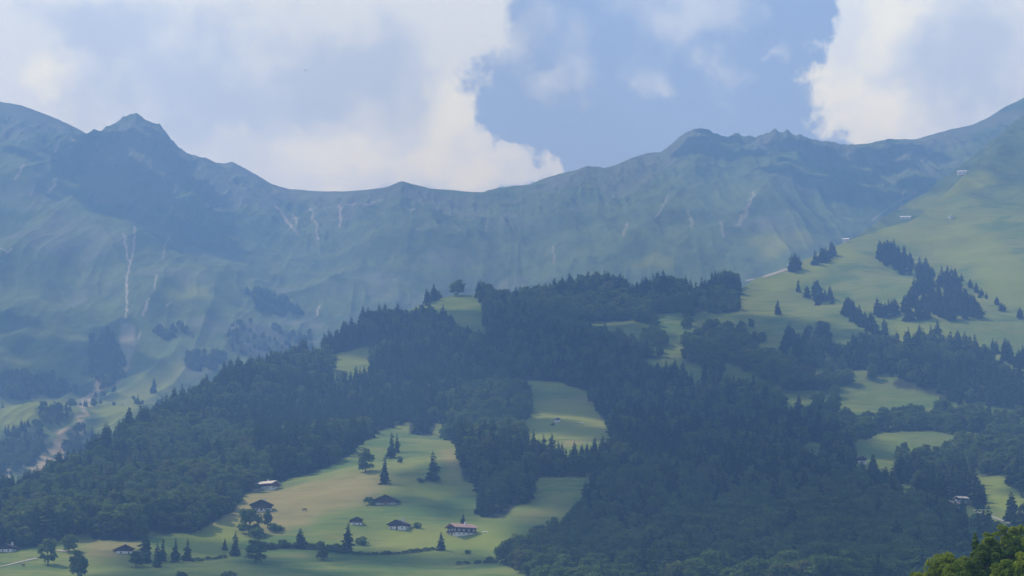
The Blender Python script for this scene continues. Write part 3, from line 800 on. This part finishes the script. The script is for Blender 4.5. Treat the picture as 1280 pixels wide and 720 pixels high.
def scatter(name, P, Hs, base, protos_, fat, label, cat):
    me = bpy.data.meshes.new(name)
    me.from_pydata([tuple(p) for p in P], [], [])
    r = np.random.default_rng(len(P))
    for nm, tp, val in (('tree_scale', 'FLOAT_VECTOR', np.stack([Hs / base * fat, Hs / base * fat, Hs / base], -1).ravel()), ('tree_turn', 'FLOAT_VECTOR', np.stack([np.zeros(len(P)), np.zeros(len(P)), r.uniform(0, 6.28, len(P))], -1).ravel())):
        a_ = me.attributes.new(nm, tp, 'POINT'); a_.data.foreach_set('vector', np.ascontiguousarray(val, np.float32))
    a_ = me.attributes.new('tree_kind', 'INT', 'POINT'); a_.data.foreach_set('value', r.integers(0, len(protos_), len(P)).astype(np.int32))
    o = link(name, me); tag(o, label, cat, None, 'stuff')
    ng = bpy.data.node_groups.new(name + '_scatter', 'GeometryNodeTree')
    ng.interface.new_socket('Geometry', in_out='INPUT', socket_type='NodeSocketGeometry'); ng.interface.new_socket('Geometry', in_out='OUTPUT', socket_type='NodeSocketGeometry')
    gi = ng.nodes.new('NodeGroupInput'); go = ng.nodes.new('NodeGroupOutput'); iop = ng.nodes.new('GeometryNodeInstanceOnPoints'); jn = ng.nodes.new('GeometryNodeJoinGeometry')
    for src in reversed(protos_):
        oi = ng.nodes.new('GeometryNodeObjectInfo'); oi.transform_space = 'ORIGINAL'; oi.inputs['Object'].default_value = src
        g2 = ng.nodes.new('GeometryNodeGeometryToInstance'); ng.links.new(oi.outputs['Geometry'], g2.inputs[0]); ng.links.new(g2.outputs[0], jn.inputs[0])
    def named(nm, dt):
        n = ng.nodes.new('GeometryNodeInputNamedAttribute'); n.data_type = dt; n.inputs['Name'].default_value = nm; return n.outputs[0]
    ng.links.new(gi.outputs[0], iop.inputs['Points']); ng.links.new(jn.outputs[0], iop.inputs['Instance'])
    iop.inputs['Pick Instance'].default_value = True
    ng.links.new(named('tree_kind', 'INT'), iop.inputs['Instance Index'])
    e2r = ng.nodes.new('FunctionNodeEulerToRotation'); ng.links.new(named('tree_turn', 'FLOAT_VECTOR'), e2r.inputs[0]); ng.links.new(e2r.outputs[0], iop.inputs['Rotation'])
    ng.links.new(named('tree_scale', 'FLOAT_VECTOR'), iop.inputs['Scale'])
    ng.links.new(iop.outputs[0], go.inputs[0])
    md = o.modifiers.new('scatter', 'NODES'); md.node_group = ng
    return o
sp_src = [protos[('spruce', i)][1] for i in range(7)]; br_src = [protos[('broad', i)][1] for i in range(6)]
ms, mb = rest & ~isb, rest & isb
cat3 = lambda a, b, c, q: np.stack([np.concatenate([a[0], q[0]]), np.concatenate([a[1], q[1]]), np.concatenate([a[2], q[2]])], -1)
S_P = cat3((tx[ms], ty[ms], tz[ms]), 0, 0, (fx[~fb], fy[~fb], fz[~fb])); S_H = np.concatenate([hh[ms], fh[~fb]])
B_P = cat3((tx[mb], ty[mb], tz[mb]), 0, 0, (fx[fb], fy[fb], fz[fb])); B_H = np.concatenate([hh[mb], fh[fb]])
scatter('spruce_forest', S_P, S_H, 20.0, sp_src, 1.42, 'dark closed spruce forest covering the hill and mountain foot', 'forest')
scatter('broadleaf_woods', B_P, B_H, 15.0, br_src, 1.15, 'paler broadleaf woods mixed through the spruce forest', 'woods')
print('forest', len(S_P), len(B_P), used)

# ------------------------------------------------------------------ trees in the lower right corner, close to the camera
def corner_tree(px_, top, y, width_px, kind, label, seed):
    y *= .7; width_px *= 1.22; px_ -= 5
    a, e = a_e(px_, top); x = float(a) * y; z0 = float(ground(x, y)) - .2; h = float(e) * y - z0; w = width_px * y / F / 2
    root = empty('corner_tree' if kind != 'spruce' else 'spruce_tree', (x, y, z0))
    if kind == 'spruce':
        link('crown', mk('corner_crown', spruce_crown(seed, h, w / h * 1.15, 30, 14, .05), M['near_dark']), root)
        link('trunk', mk('corner_trunk', trunk_mesh(seed, h, .2, straight=True), M['bark']), root)
    else:
        link('crown', mk('corner_crown', broad_crown(seed, h, w, 46, 130, .17, .05), M['near_dark'] if kind == 'dark' else M['near_leaves']), root)
        link('trunk', mk('corner_trunk', trunk_mesh(seed, h, .2, 6, w * .5), M['bark']), root)
    tag(root, label, 'spruce tree' if kind == 'spruce' else 'tree')
CORNER = [
 (1152, 711, 400, 26, 'leaf', 'small round bright green tree at the very bottom of the corner group'),
 (1186, 689, 405, 44, 'leaf', 'round yellow green tree at the left of the corner group'),
 (1209, 693, 415, 34, 'leaf', 'wide green tree between the round yellow green one and the dark spruce'),
 (1224, 667, 430, 20, 'spruce', 'small dark spruce with a sharp tip in the middle of the corner group'),
 (1236, 678, 395, 34, 'dark', 'dark leafy tree in front of the sharp tipped spruce'),
 (1242, 658, 445, 24, 'leaf', 'slim light green tree right of the sharp tipped spruce'),
 (1258, 649, 455, 24, 'leaf', 'tallest light green tree of the corner group'),
 (1252, 676, 400, 22, 'spruce', 'dark spruce low down below the tallest light green tree'),
 (1275, 650, 460, 30, 'leaf', 'tall olive tree at the right picture edge'),
 (1268, 672, 410, 34, 'dark', 'dark tree in front of the tall olive tree'),
 (1282, 690, 380, 36, 'leaf', 'bright green tree low in the extreme corner'),
 (1222, 700, 380, 36, 'dark', 'dark low tree at the bottom middle of the corner group'),
 (1258, 700, 372, 34, 'leaf', 'leafy tree at the bottom between the dark low one and the corner'),
 (1196, 706, 385, 30, 'leaf', 'low olive tree at the bottom left of the corner group'),
 (1300, 655, 430, 40, 'leaf', 'broad tree half cut off by the right picture edge'),
]
for i, (a_, b_, c_, d_, e_, f_) in enumerate(CORNER): corner_tree(a_, b_, c_, d_, e_, f_, 900 + i)

# ------------------------------------------------------------------ houses
class MB:
    def __init__(s): s.v = []; s.f = []
    def box(s, x0, x1, y0, y1, z0, z1):
        b = len(s.v)
        s.v += [(x0, y0, z0), (x1, y0, z0), (x1, y1, z0), (x0, y1, z0), (x0, y0, z1), (x1, y0, z1), (x1, y1, z1), (x0, y1, z1)]
        s.f += [(b, b + 3, b + 2, b + 1), (b + 4, b + 5, b + 6, b + 7), (b, b + 1, b + 5, b + 4), (b + 1, b + 2, b + 6, b + 5), (b + 2, b + 3, b + 7, b + 6), (b + 3, b, b + 4, b + 7)]
        return s
    def prism(s, pts, y0, y1):
        """polygon in x-z carried along y"""
        b = len(s.v); n = len(pts)
        s.v += [(x, y0, z) for x, z in pts] + [(x, y1, z) for x, z in pts]
        s.f += [tuple(range(b, b + n)), tuple(range(b + 2 * n - 1, b + n - 1, -1))] + [(b + k, b + n + k, b + n + (k + 1) % n, b + (k + 1) % n) for k in range(n)]
        return s
    def build(s, name, mat, parent=None): return mesh_obj(name, s.v, s.f, mat, parent)

def house(name, loc, rz, w, l, hb, hw, pitch, roof, wall, base, label, cat, win=3, storeys=2, over=1.0, chimney=True, balcony=True, side_win=3, deep=3.0):
    """gable end faces local -y; w gable width, l length, hb plastered base, hw timber wall on top of it"""
    r = empty(name, loc, rz)
    MB().box(-w / 2, w / 2, 0, l, -deep, hb).build('base_wall', base, r)
    rise = w / 2 * math.tan(pitch); H = hb + hw; q = .06
    MB().prism([(-w / 2 - q, hb + .003), (w / 2 + q, hb + .003), (w / 2 + q, H), (0, H + rise), (-w / 2 - q, H)], -q, l + q).build('wall', wall, r)
    m = MB(); t = .32; k = math.tan(pitch); o = over
    m.prism([(-w / 2 - o, H - o * k + .07), (0, H + rise + .07), (w / 2 + o, H - o * k + .07), (w / 2 + o, H - o * k + .07 + t), (0, H + rise + .07 + t), (-w / 2 - o, H - o * k + .07 + t)], -o * 1.4, l + o * .8)
    rf = m.build('roof', roof, r)
    if chimney:
        c = MB().box(w * .14, w * .14 + .9, l * .55, l * .55 + .9, H + rise * .5, H + rise + 1.3).box(w * .14 - .12, w * .14 + 1.02, l * .55 - .12, l * .55 + 1.02, H + rise + 1.303, H + rise + 1.5)
        c.build('chimney', M['plaster'], rf)
    def window(cx, cz, ww, wh, face):
        fr = MB(); pa = MB()
        if face == 'front':
            y = -q - .003 if cz > hb else -.003
            fr.box(cx - ww / 2, cx + ww / 2, y - .12, y, cz - wh / 2, cz + wh / 2); pa.box(cx - ww * .30, cx + ww * .30, y - .16, y - .123, cz - wh * .36, cz + wh * .36)
        else:
            sx = 1 if face == 'right' else -1; x = sx * (w / 2 + (q + .003 if cz > hb else .003))
            a, b = sorted((x, x + sx * .12)); fr.box(a, b, cx - ww / 2, cx + ww / 2, cz - wh / 2, cz + wh / 2)
            a, b = sorted((x + sx * .123, x + sx * .16)); pa.box(a, b, cx - ww * .30, cx + ww * .30, cz - wh * .36, cz + wh * .36)
        f = fr.build('window', M['white_wood'], r); pa.build('pane', M['glass'], f)
    rows = [hb * .55] + ([hb + hw * .45] if storeys > 1 else [])
    for zc in rows:
        for i in range(win):
            cx = -w / 2 + w * (i + .5) / win
            if zc < hb and i == win // 2 and win > 2: continue
            window(cx, zc, 1.5, 1.3, 'front')
        for i in range(side_win):
            cy = l * (i + .5) / side_win
            for face in ('right', 'left'): window(cy, zc, 1.5, 1.2, face)
    if win > 2:
        d = MB().box(-.6, .6, -.10, -.003, 0, 2.1).build('door', M['red_timber'], r); MB().box(.35, .47, -.16, -.103, .95, 1.1).build('handle', M['stone'], d)
    if balcony:
        b = MB().box(-w / 2 + .3, w / 2 - .3, -1.2, -q - .003, hb + .1, hb + .25).box(-w / 2 + .3, w / 2 - .3, -1.2, -1.12, hb + .253, hb + 1.1)
        b.build('balcony', M['timber'], r)
    return tag(r, label, cat)

def spot(px_, py_): return at(px_, py_)
# big chalet: gable to the front left, long side to the front right
x, y, z = spot(567, 669)
house('chalet', (x - 1, y, z + .3), R(-52), 9.0, 15.0, 1.25, 3.4, R(24), M['roof_clay'], M['timber'], M['plaster'], 'biggest chalet with sunlit clay coloured roof and white base in the lower meadow', 'chalet', 3, 2, 1.3, side_win=4)
x, y, z = spot(327, 639)
house('chalet', (x, y - 2, z + .2), R(3), 12.5, 11.0, 1.5, 2.5, R(23), M['roof_dark'], M['timber'], M['plaster'], 'dark roofed chalet with a row of white windows behind the round tree', 'chalet', 5, 1, 1.3, side_win=2)
x, y, z = spot(341, 612)
house('chalet', (x + 1.5, y, z), R(52), 7.5, 14.0, 2.2, 2.0, R(24), M['roof_pale'], M['red_timber'], M['plaster'], 'pale roofed chalet with red brown wall at the upper edge of the meadow', 'chalet', 2, 1, 1.1, side_win=2)
x, y, z = spot(322, 613)
house('shed', (x, y - 4, z), R(40), 6.0, 9.0, 1.2, 1.6, R(22), M['roof_dark'], M['timber'], M['stone'], 'low dark shed half hidden by bushes left of the pale roofed chalet', 'shed', 1, 1, .8, False, False, 1)
x, y, z = spot(482, 631)
house('chalet', (x, y, z), R(-6), 14.0, 12.0, 1.2, 2.0, R(22), M['roof_dark'], M['timber'], M['stone'], 'dark low wide chalet in the meadow shade below the tall pointed spruce', 'chalet', 3, 1, 1.4, False, False, 2)
x, y, z = spot(446, 656)
house('hut', (x, y, z), R(12), 6.6, 7.0, 1.2, 1.9, R(24), M['roof_dark'], M['timber'], M['plaster'], 'little dark hut with white base above the tall slim spruce', 'hut', 2, 1, .8, False, False, 1)
x, y, z = spot(496, 662)
house('chalet', (x, y, z), R(-20), 10.5, 9.0, 2.0, 1.4, R(24), M['roof_dark'], M['timber'], M['plaster'], 'small dark roofed chalet with bright white lower wall between hut and biggest chalet', 'chalet', 3, 1, 1.2, True, False, 2)
x, y, z = spot(156, 692)
house('farmhouse', (x, y, z - .3), R(18), 9.0, 10.0, 1.6, 1.6, R(23), M['red_timber'], M['timber'], M['plaster'], 'brown roofed farmhouse tucked behind dark trees at the lower left', 'farmhouse', 2, 1, 1.2, True, False, 2)
x, y, z = spot(7, 690)
house('farmhouse', (x, y, z), R(-14), 7.0, 9.0, 1.6, 1.4, R(23), M['roof_dark'], M['timber'], M['plaster'], 'small farmhouse cut by the left picture edge below the wood', 'farmhouse', 2, 1, 1.0, True, False, 2)
x, y, z = spot(1187, 637)
house('chalet', (x, y, z + 1), R(-48), 6.0, 8.5, 1.2, 1.9, R(25), M['roof_clay'], M['timber'], M['stone'], 'pinkish roofed chalet in the trees beside the right-hand field', 'chalet', 2, 1, 1.2, side_win=3)
x, y, z = spot(1197, 629)
house('chalet', (x, y, z + 1), R(-60), 4.6, 7.0, 1.0, 1.4, R(24), M['roof_pale'], M['timber'], M['stone'], 'smaller pale roofed chalet just above the pinkish roofed one', 'chalet', 2, 1, 1.0, False, False, 2)
x, y, z = spot(1078, 580)
house('hut', (x, y, z), R(15), 6.5, 7.0, 2.4, 1.6, R(26), M['roof_dark'], M['timber'], M['plaster'], 'white walled hut at the bottom tip of the star shaped clearing', 'hut', 2, 1, .7, False, False, 1)
x, y, z = spot(697, 528)
house('hut', (x, y, z), R(10), 4.6, 5.0, 2.2, .8, R(26), M['roof_metal'], M['timber'], M['plaster'], 'tiny white hut alone in the middle forest clearing', 'hut', 1, 1, .5, False, False, 1)
for bx, by, w, l, rz, lab in ((1138, 274, 6, 15, 82, 'long barn with white glinting roof on the rim above the copse'), (1190, 273, 6, 6.5, 15, 'square white alpine hut right of the long barn on the pasture rim'),
                              (1208, 217, 6, 14, 84, 'highest long barn with shining roof far up on the spur'), (1061, 302, 4.5, 8, 78, 'small pale barn on the crest where the white track ends'),
                              (987, 333, 4, 4.5, 20, 'tiny white hut beside the little crest clump of spruces')):
    x, y, z = spot(bx, by)
    house('alpine_hut', (x, y, z + .3), R(rz), w, l, 1.6, 1.2, R(27), M['roof_metal'], M['plaster'], M['plaster'], lab, 'hut', 1, 1, .6, False, False, 2)
# ------------------------------------------------------------------ small things on the grass
def lump(name, loc, rz, size, mat, label, cat, seed):
    r = random.Random(seed); import bmesh
    bm = bmesh.new(); bmesh.ops.create_icosphere(bm, subdivisions=2, radius=1)
    for v in bm.verts:
        k = 1 + r.uniform(-.14, .14); v.co = Vector((v.co.x * size[0] * k, v.co.y * size[1] * k, max(-.25, v.co.z) * size[2] * k))
    me = bpy.data.meshes.new(name); bm.to_mesh(me); bm.free(); me.materials.append(mat)
    o = link(name, me); o.location = loc; o.rotation_euler = (0, 0, rz)
    return tag(o, label, cat)
x, y, z = spot(606, 665); lump('tarpaulin', (x, y, z), .1, (1.9, 1.1, .5), M['canvas'], 'white tarpaulin heap on the grass right of the biggest chalet', 'tarpaulin', 1)
x, y, z = spot(727, 529); lump('tarpaulin', (x, y, z), .1, (2.4, 1.2, .6), M['canvas'], 'pale tarpaulin heap at the right end of the middle forest clearing', 'tarpaulin', 2)

def grazer(loc, rz, label):
    """a cow: deep trunk, neck and lowered head, four jointed legs, one skin"""
    me = bpy.data.meshes.new('cow')
    P = [(0, -.75, 1.12), (0, -.1, 1.05), (0, .6, 1.12), (0, 1.0, 1.2), (0, 1.4, .95), (0, 1.65, .55), (0, -1.0, 1.2), (0, -1.12, .65)]
    E = [(0, 1), (1, 2), (2, 3), (3, 4), (4, 5), (0, 6), (6, 7)]; rad = [.36, .40, .36, .22, .15, .10, .07, .03]
    for sx in (-1, 1):
        for b, yk in ((2, (.62, .58, .60)), (0, (-.72, -.86, -.80))):
            n = len(P); P += [(sx * .25, yk[0], .72), (sx * .25, yk[1], .42), (sx * .25, yk[2], .03)]; E += [(b, n), (n, n + 1), (n + 1, n + 2)]; rad += [.15, .085, .065]
    me.from_pydata(P, E, []); o = link('cow', me); o.location = loc; o.rotation_euler = (0, 0, rz)
    md = o.modifiers.new('skin', 'SKIN'); md.use_smooth_shade = True
    me.skin_vertices[0].data.foreach_set('radius', [q for r_ in rad for q in (r_, r_)]); me.skin_vertices[0].data[0].use_root = True
    o.modifiers.new('sub', 'SUBSURF').levels = 1
    me.materials.append(M['brown_hide'])
    return tag(o, label, 'cow')
x, y, z = spot(381, 639); o = grazer((x, y, z), R(80), 'brown cow grazing alone on the dry middle of the meadow'); o.scale = (1.3, 1.3, 1.3)
x, y, z = spot(29, 708); grazer((x, y, z), R(60), 'brown cow in the field left of the lone grey green tree')

# tracks, laid on the ground
def track(pts, width, lift=.25):
    q = world_line(pts, 3.0); V = []; Fc = []
    for i, p in enumerate(q):
        d = q[min(i + 1, len(q) - 1)] - q[max(i - 1, 0)]; d /= np.linalg.norm(d) + 1e-9; nn = np.array([-d[1], d[0]]) * width / 2
        for s in (-1, 1):
            v = p + s * nn; V.append((v[0], v[1], float(ground(v[0], v[1])) + lift))
    for i in range(len(q) - 1): Fc.append((2 * i, 2 * i + 1, 2 * i + 3, 2 * i + 2))
    return tag(mesh_obj('path', V, Fc, M['gravel']), kind='structure')
track([(932, 351), (945, 348.5), (958, 345), (970, 341), (985, 336)], 7.0)
track([(-20, 712), (8, 707), (28, 702), (46, 698)], 2.2)
track([(1218, 638), (1222, 640), (1245, 648), (1270, 657), (1290, 662)], 2.6)
track([(70, 688), (84, 689.5)], 3.0)

# a bird in front of the clouds
def bird(px_, py_, y):
    a, e = a_e(px_, py_); root = empty('bird', (float(a) * y, y, float(e) * y), R(70))
    V = []; Fc = []
    prof_ = [(-.30, .01), (-.2, .05), (0, .075), (.15, .06), (.24, .045), (.31, .012)]
    for yy, rr in prof_:
        for k in range(8): an = k * math.pi / 4; V.append((rr * math.cos(an), yy, rr * .85 * math.sin(an)))
    for i in range(len(prof_) - 1):
        for k in range(8): Fc.append((i * 8 + k, i * 8 + (k + 1) % 8, i * 8 + 8 + (k + 1) % 8, i * 8 + 8 + k))
    mesh_obj('body', V, Fc, M['feather'], root)
    for s in (-1, 1):
        q = [(s * .05, .14, .02), (s * .34, .2, .16), (s * .72, .06, .10), (s * .4, -.06, .12), (s * .05, -.12, .02)]
        top = q + [(a_, b_, c_ - .02) for a_, b_, c_ in q]
        mesh_obj('wing', top, [(0, 1, 2, 3, 4), (9, 8, 7, 6, 5)] + [(k, k + 5, (k + 1) % 5 + 5, (k + 1) % 5) for k in range(5)], M['feather'], root)
    mesh_obj('tail', [(-.03, -.28, 0), (.03, -.28, 0), (.09, -.5, 0), (-.09, -.5, 0), (-.03, -.28, .015), (.03, -.28, .015), (.09, -.5, .01), (-.09, -.5, .01)],
             [(0, 1, 2, 3), (7, 6, 5, 4), (0, 4, 5, 1), (1, 5, 6, 2), (2, 6, 7, 3), (3, 7, 4, 0)], M['feather'], root)
    return tag(root, 'dark bird flying small against the big grey cloud', 'bird')
bird(382, 88, 800)

# ------------------------------------------------------------------ haze
def haze_box():
    x0, x1, y0, y1, z0, z1 = -4900, 4900, -430, 7100, float(Z2.min()) - 1.0, 1560
    m, nt, out = new_mat('haze_air')
    v = N(nt, 'ShaderNodeVolumePrincipled')
    v.inputs['Color'].default_value = (0.215, 0.465, 0.985, 1)
    v.inputs['Absorption Color'].default_value = (0.25, 0.13, 0.0, 1)
    v.inputs['Density'].default_value = HAZE
    v.inputs['Anisotropy'].default_value = 0.25
    v.inputs['Density Attribute'].default_value = ''
    nt.links.new(v.outputs[0], out.inputs['Volume'])
    o = MB().box(x0, x1, y0, y1, z0, z1).build('haze', m)
    return tag(o, 'pale blue haze filling the whole valley air', 'haze', None, 'stuff')
HAZE = 2.5e-4
haze_box()

# ------------------------------------------------------------------ sky, sun
SUN_EL, SUN_AZ = 52.0, -60.0        # azimuth from the view direction, negative is left
w = bpy.data.worlds.new('World'); scene.world = w; w.use_nodes = True
nt = w.node_tree; nt.nodes.clear()
out = N(nt, 'ShaderNodeOutputWorld')
sky = N(nt, 'ShaderNodeTexSky', sky_type='NISHITA'); sky.sun_disc = False
sky.sun_elevation = R(SUN_EL); sky.sun_rotation = R(SUN_AZ); sky.altitude = 900; sky.air_density = 1.0; sky.dust_density = 1.6; sky.ozone_density = 1.5
bg = N(nt, 'ShaderNodeBackground'); bg.inputs[1].default_value = 0.15; nt.links.new(sky.outputs[0], bg.inputs[0])
tc = N(nt, 'ShaderNodeTexCoord'); D = tc.outputs['Generated']
sep = N(nt, 'ShaderNodeSeparateXYZ'); nt.links.new(D, sep.inputs[0])
front = ramp01(nt, sep.outputs[1], .2, .6)
wn = N(nt, 'ShaderNodeTexNoise'); wn.inputs['Scale'].default_value = 14; wn.inputs['Detail'].default_value = 5; nt.links.new(D, wn.inputs['Vector'])
def warp(v, scale, amount, det):
    n = N(nt, 'ShaderNodeTexNoise'); n.inputs['Scale'].default_value = scale; n.inputs['Detail'].default_value = det; nt.links.new(v, n.inputs['Vector'])
    s_ = N(nt, 'ShaderNodeVectorMath', operation='SUBTRACT'); nt.links.new(n.outputs['Color'], s_.inputs[0]); s_.inputs[1].default_value = (.5, .5, .5)
    m_ = N(nt, 'ShaderNodeVectorMath', operation='SCALE'); nt.links.new(s_.outputs[0], m_.inputs[0]); m_.inputs['Scale'].default_value = amount
    a_ = N(nt, 'ShaderNodeVectorMath', operation='ADD'); nt.links.new(v, a_.inputs[0]); nt.links.new(m_.outputs[0], a_.inputs[1])
    return a_.outputs[0]
DW = warp(warp(D, 22, .06, 6), 85, .016, 5)
sepw = N(nt, 'ShaderNodeSeparateXYZ'); nt.links.new(DW, sepw.inputs[0])
f1 = noise(nt, D, 26, 9, .58); f2 = noise(nt, D, 75, 7, .6)
def dirof(px_, py_):
    a, e = a_e(px_, py_); n = math.sqrt(1 + float(a) ** 2 + float(e) ** 2); return float(a) / n, float(e) / n
def blob(px_, py_, rx, ry):
    cx, cz = dirof(px_, py_)
    dx = math_(nt, 'MULTIPLY', math_(nt, 'SUBTRACT', sepw.outputs[0], cx), F / rx); dz = math_(nt, 'MULTIPLY', math_(nt, 'SUBTRACT', sepw.outputs[2], cz), F / ry)
    d = math_(nt, 'SQRT', math_(nt, 'ADD', math_(nt, 'MULTIPLY', dx, dx), math_(nt, 'MULTIPLY', dz, dz)))
    return math_(nt, 'SUBTRACT', 1.0, d)
def union(bl):
    r = bl[0]
    for b in bl[1:]: r = math_(nt, 'MAXIMUM', r, b)
    return r
fx_ = math_(nt, 'ADD', math_(nt, 'MULTIPLY', math_(nt, 'SUBTRACT', f1, .5), 1.0), math_(nt, 'MULTIPLY', math_(nt, 'SUBTRACT', f2, .5), .75))
field = union([blob(150, 60, 480, 230), blob(430, 20, 215, 160), blob(490, 170, 150, 95), blob(600, 218, 75, 42), blob(420, 215, 160, 60), blob(1180, 60, 165, 140), blob(1190, 150, 130, 80), blob(1090, 20, 70, 60)])
solid = ramp01(nt, math_(nt, 'ADD', field, math_(nt, 'MULTIPLY', fx_, .80)), .0, .19)
wisp_f = union([blob(700, 88, 42, 45), blob(860, 15, 110, 60), blob(905, 85, 45, 50), blob(815, 95, 35, 30), blob(985, 65, 22, 18), blob(640, 40, 110, 70)])
wisp = math_(nt, 'MULTIPLY', ramp01(nt, math_(nt, 'ADD', wisp_f, math_(nt, 'MULTIPLY', fx_, 1.8)), .0, 1.25), .6)
loc_mask = math_(nt, 'MAXIMUM', solid, wisp)
gen = math_(nt, 'MULTIPLY', ramp01(nt, wn.outputs['Fac'], .50, .66), .8)
inframe = math_(nt, 'MULTIPLY', front, ramp01(nt, union([blob(640, 160, 1100, 560)]), .0, .25))
mask = math_(nt, 'ADD', math_(nt, 'MULTIPLY', loc_mask, inframe), math_(nt, 'MULTIPLY', gen, math_(nt, 'SUBTRACT', 1.0, inframe)), True)
# thick grey-blue middle of the cloud and its sunlit lobes
lit = union([blob(48, 96, 46, 44), blob(575, 150, 95, 70), blob(470, 205, 190, 55), blob(605, 212, 60, 40), blob(1045, 95, 75, 75), blob(1105, 20, 70, 60), blob(1100, 140, 60, 60)])
grey = union([blob(290, 120, 210, 110), blob(420, 110, 150, 70), blob(130, 40, 120, 60), blob(1230, 90, 110, 110)])
litf = ramp01(nt, math_(nt, 'ADD', lit, math_(nt, 'MULTIPLY', fx_, 1.9)), .0, .85)
greyf = ramp01(nt, math_(nt, 'ADD', grey, math_(nt, 'MULTIPLY', fx_, 1.3)), -.15, .8)
ccol = mixc(nt, greyf, (0.90, 1.08, 1.10), (0.62, 0.80, 0.97))
ccol = mixc(nt, litf, ccol, (1.12, 1.28, 1.08))
cbg = N(nt, 'ShaderNodeBackground'); nt.links.new(ccol, cbg.inputs[0]); cbg.inputs[1].default_value = 1.0
mx = N(nt, 'ShaderNodeMixShader'); nt.links.new(mask, mx.inputs[0]); nt.links.new(bg.outputs[0], mx.inputs[1]); nt.links.new(cbg.outputs[0], mx.inputs[2])
nt.links.new(mx.outputs[0], out.inputs[0])

# unseen cumulus puffs added above the haze to cast shade on the slopes
SUNV = Vector((math.sin(R(SUN_AZ)) * math.cos(R(SUN_EL)), math.cos(R(SUN_AZ)) * math.cos(R(SUN_EL)), math.sin(R(SUN_EL))))
def shade_clouds():
    import bmesh
    bm = bmesh.new(); bmesh.ops.create_icosphere(bm, subdivisions=3, radius=1); bm.verts.ensure_lookup_table()
    bv = np.array([v.co[:] for v in bm.verts]); bf = np.array([[v.index for v in f.verts] for f in bm.faces]); bm.free()
    r = np.random.default_rng(5); V = []; Q = []; n = 0
    for ci, (pts, rad, puffs) in enumerate(CLOUD_SHADOWS):
        r = np.random.default_rng(500 + int(pts[0][0]))
        q = [np.array(at(*p)) for p in pts]
        for k in range(puffs):
            t = r.uniform(0, len(q) - 1.001) if len(q) > 1 else 0.0
            i = int(t); c = q[i] + (q[min(i + 1, len(q) - 1)] - q[i]) * (t - i)
            g = np.array(c) + np.array([r.normal() * rad * .55, r.normal() * rad * .9, 0])
            H = 2250.0 + r.uniform(-60, 120)
            p = g + np.array(SUNV) * ((H - g[2]) / SUNV.z)
            rr = rad * r.uniform(.16, .5)
            nz = 1 + .35 * (fbm(bv[:, 0] * 2.2 + k, bv[:, 1] * 2.2 + bv[:, 2] * 1.7, k, 3) - .5)
            V.append(p + bv * nz[:, None] * rr * np.array([1, 1, .55])); Q.append(bf + n); n += len(bv)
    m = simple_mat('shade_cloud', (.9, .9, .9), .03, .01, 1.0, 0.0)
    o = link('shade_clouds', big_mesh('shade_clouds', np.concatenate(V), np.concatenate(Q), m))
    return tag(o, 'unseen white cumulus puffs added high above the valley to shade it', 'shade_clouds', None, 'stuff')
CLOUD_SHADOWS = [([(600, 440), (690, 430), (830, 505), (920, 560), (1010, 590)], 115, 95), ([(880, 690), (1000, 690), (1120, 670)], 110, 50),
                 ([(170, 716), (280, 716)], 60, 16), ([(900, 215), (1040, 220), (1130, 200)], 170, 26), ([(400, 713), (560, 717)], 55, 14), ([(880, 402), (960, 402), (1010, 432), (1060, 455)], 60, 40), ([(165, 168), (170, 200), (150, 235), (190, 260), (230, 300)], 120, 55), ([(670, 484), (715, 486)], 40, 14), ([(500, 625), (590, 622)], 36, 10), ([(30, 420), (110, 470), (40, 580)], 150, 16)]
shade_clouds()
sl = bpy.data.lights.new('sun', 'SUN'); sl.energy = 3.5; sl.angle = R(0.53); sl.color = (1.0, 0.96, 0.89)
so = bpy.data.objects.new('sun', sl); COL.objects.link(so)
sd = Vector((math.sin(R(SUN_AZ)) * math.cos(R(SUN_EL)), math.cos(R(SUN_AZ)) * math.cos(R(SUN_EL)), math.sin(R(SUN_EL))))
so.rotation_euler = sd.to_track_quat('Z', 'Y').to_euler(); so.location = sd * 3000

# ------------------------------------------------------------------ camera, render
cam = bpy.data.cameras.new('camera'); co = bpy.data.objects.new('camera', cam); COL.objects.link(co)
cam.angle = R(HFOV); cam.sensor_width = 36; co.location = (0, 0, 0); co.rotation_euler = (math.pi / 2 + PITCH, 0, 0)
cam.clip_start = 0.5; cam.clip_end = 30000
scene.camera = co
vs = scene.view_settings; vs.view_transform = 'Standard'; vs.look = 'None'; vs.gamma = 1.0; vs.exposure = 0.45; vs.use_curve_mapping = False
cy = scene.cycles
cy.max_bounces = 4; cy.diffuse_bounces = 2; cy.transmission_bounces = 2; cy.transparent_max_bounces = 4; cy.volume_bounces = 0
cy.use_denoising = True
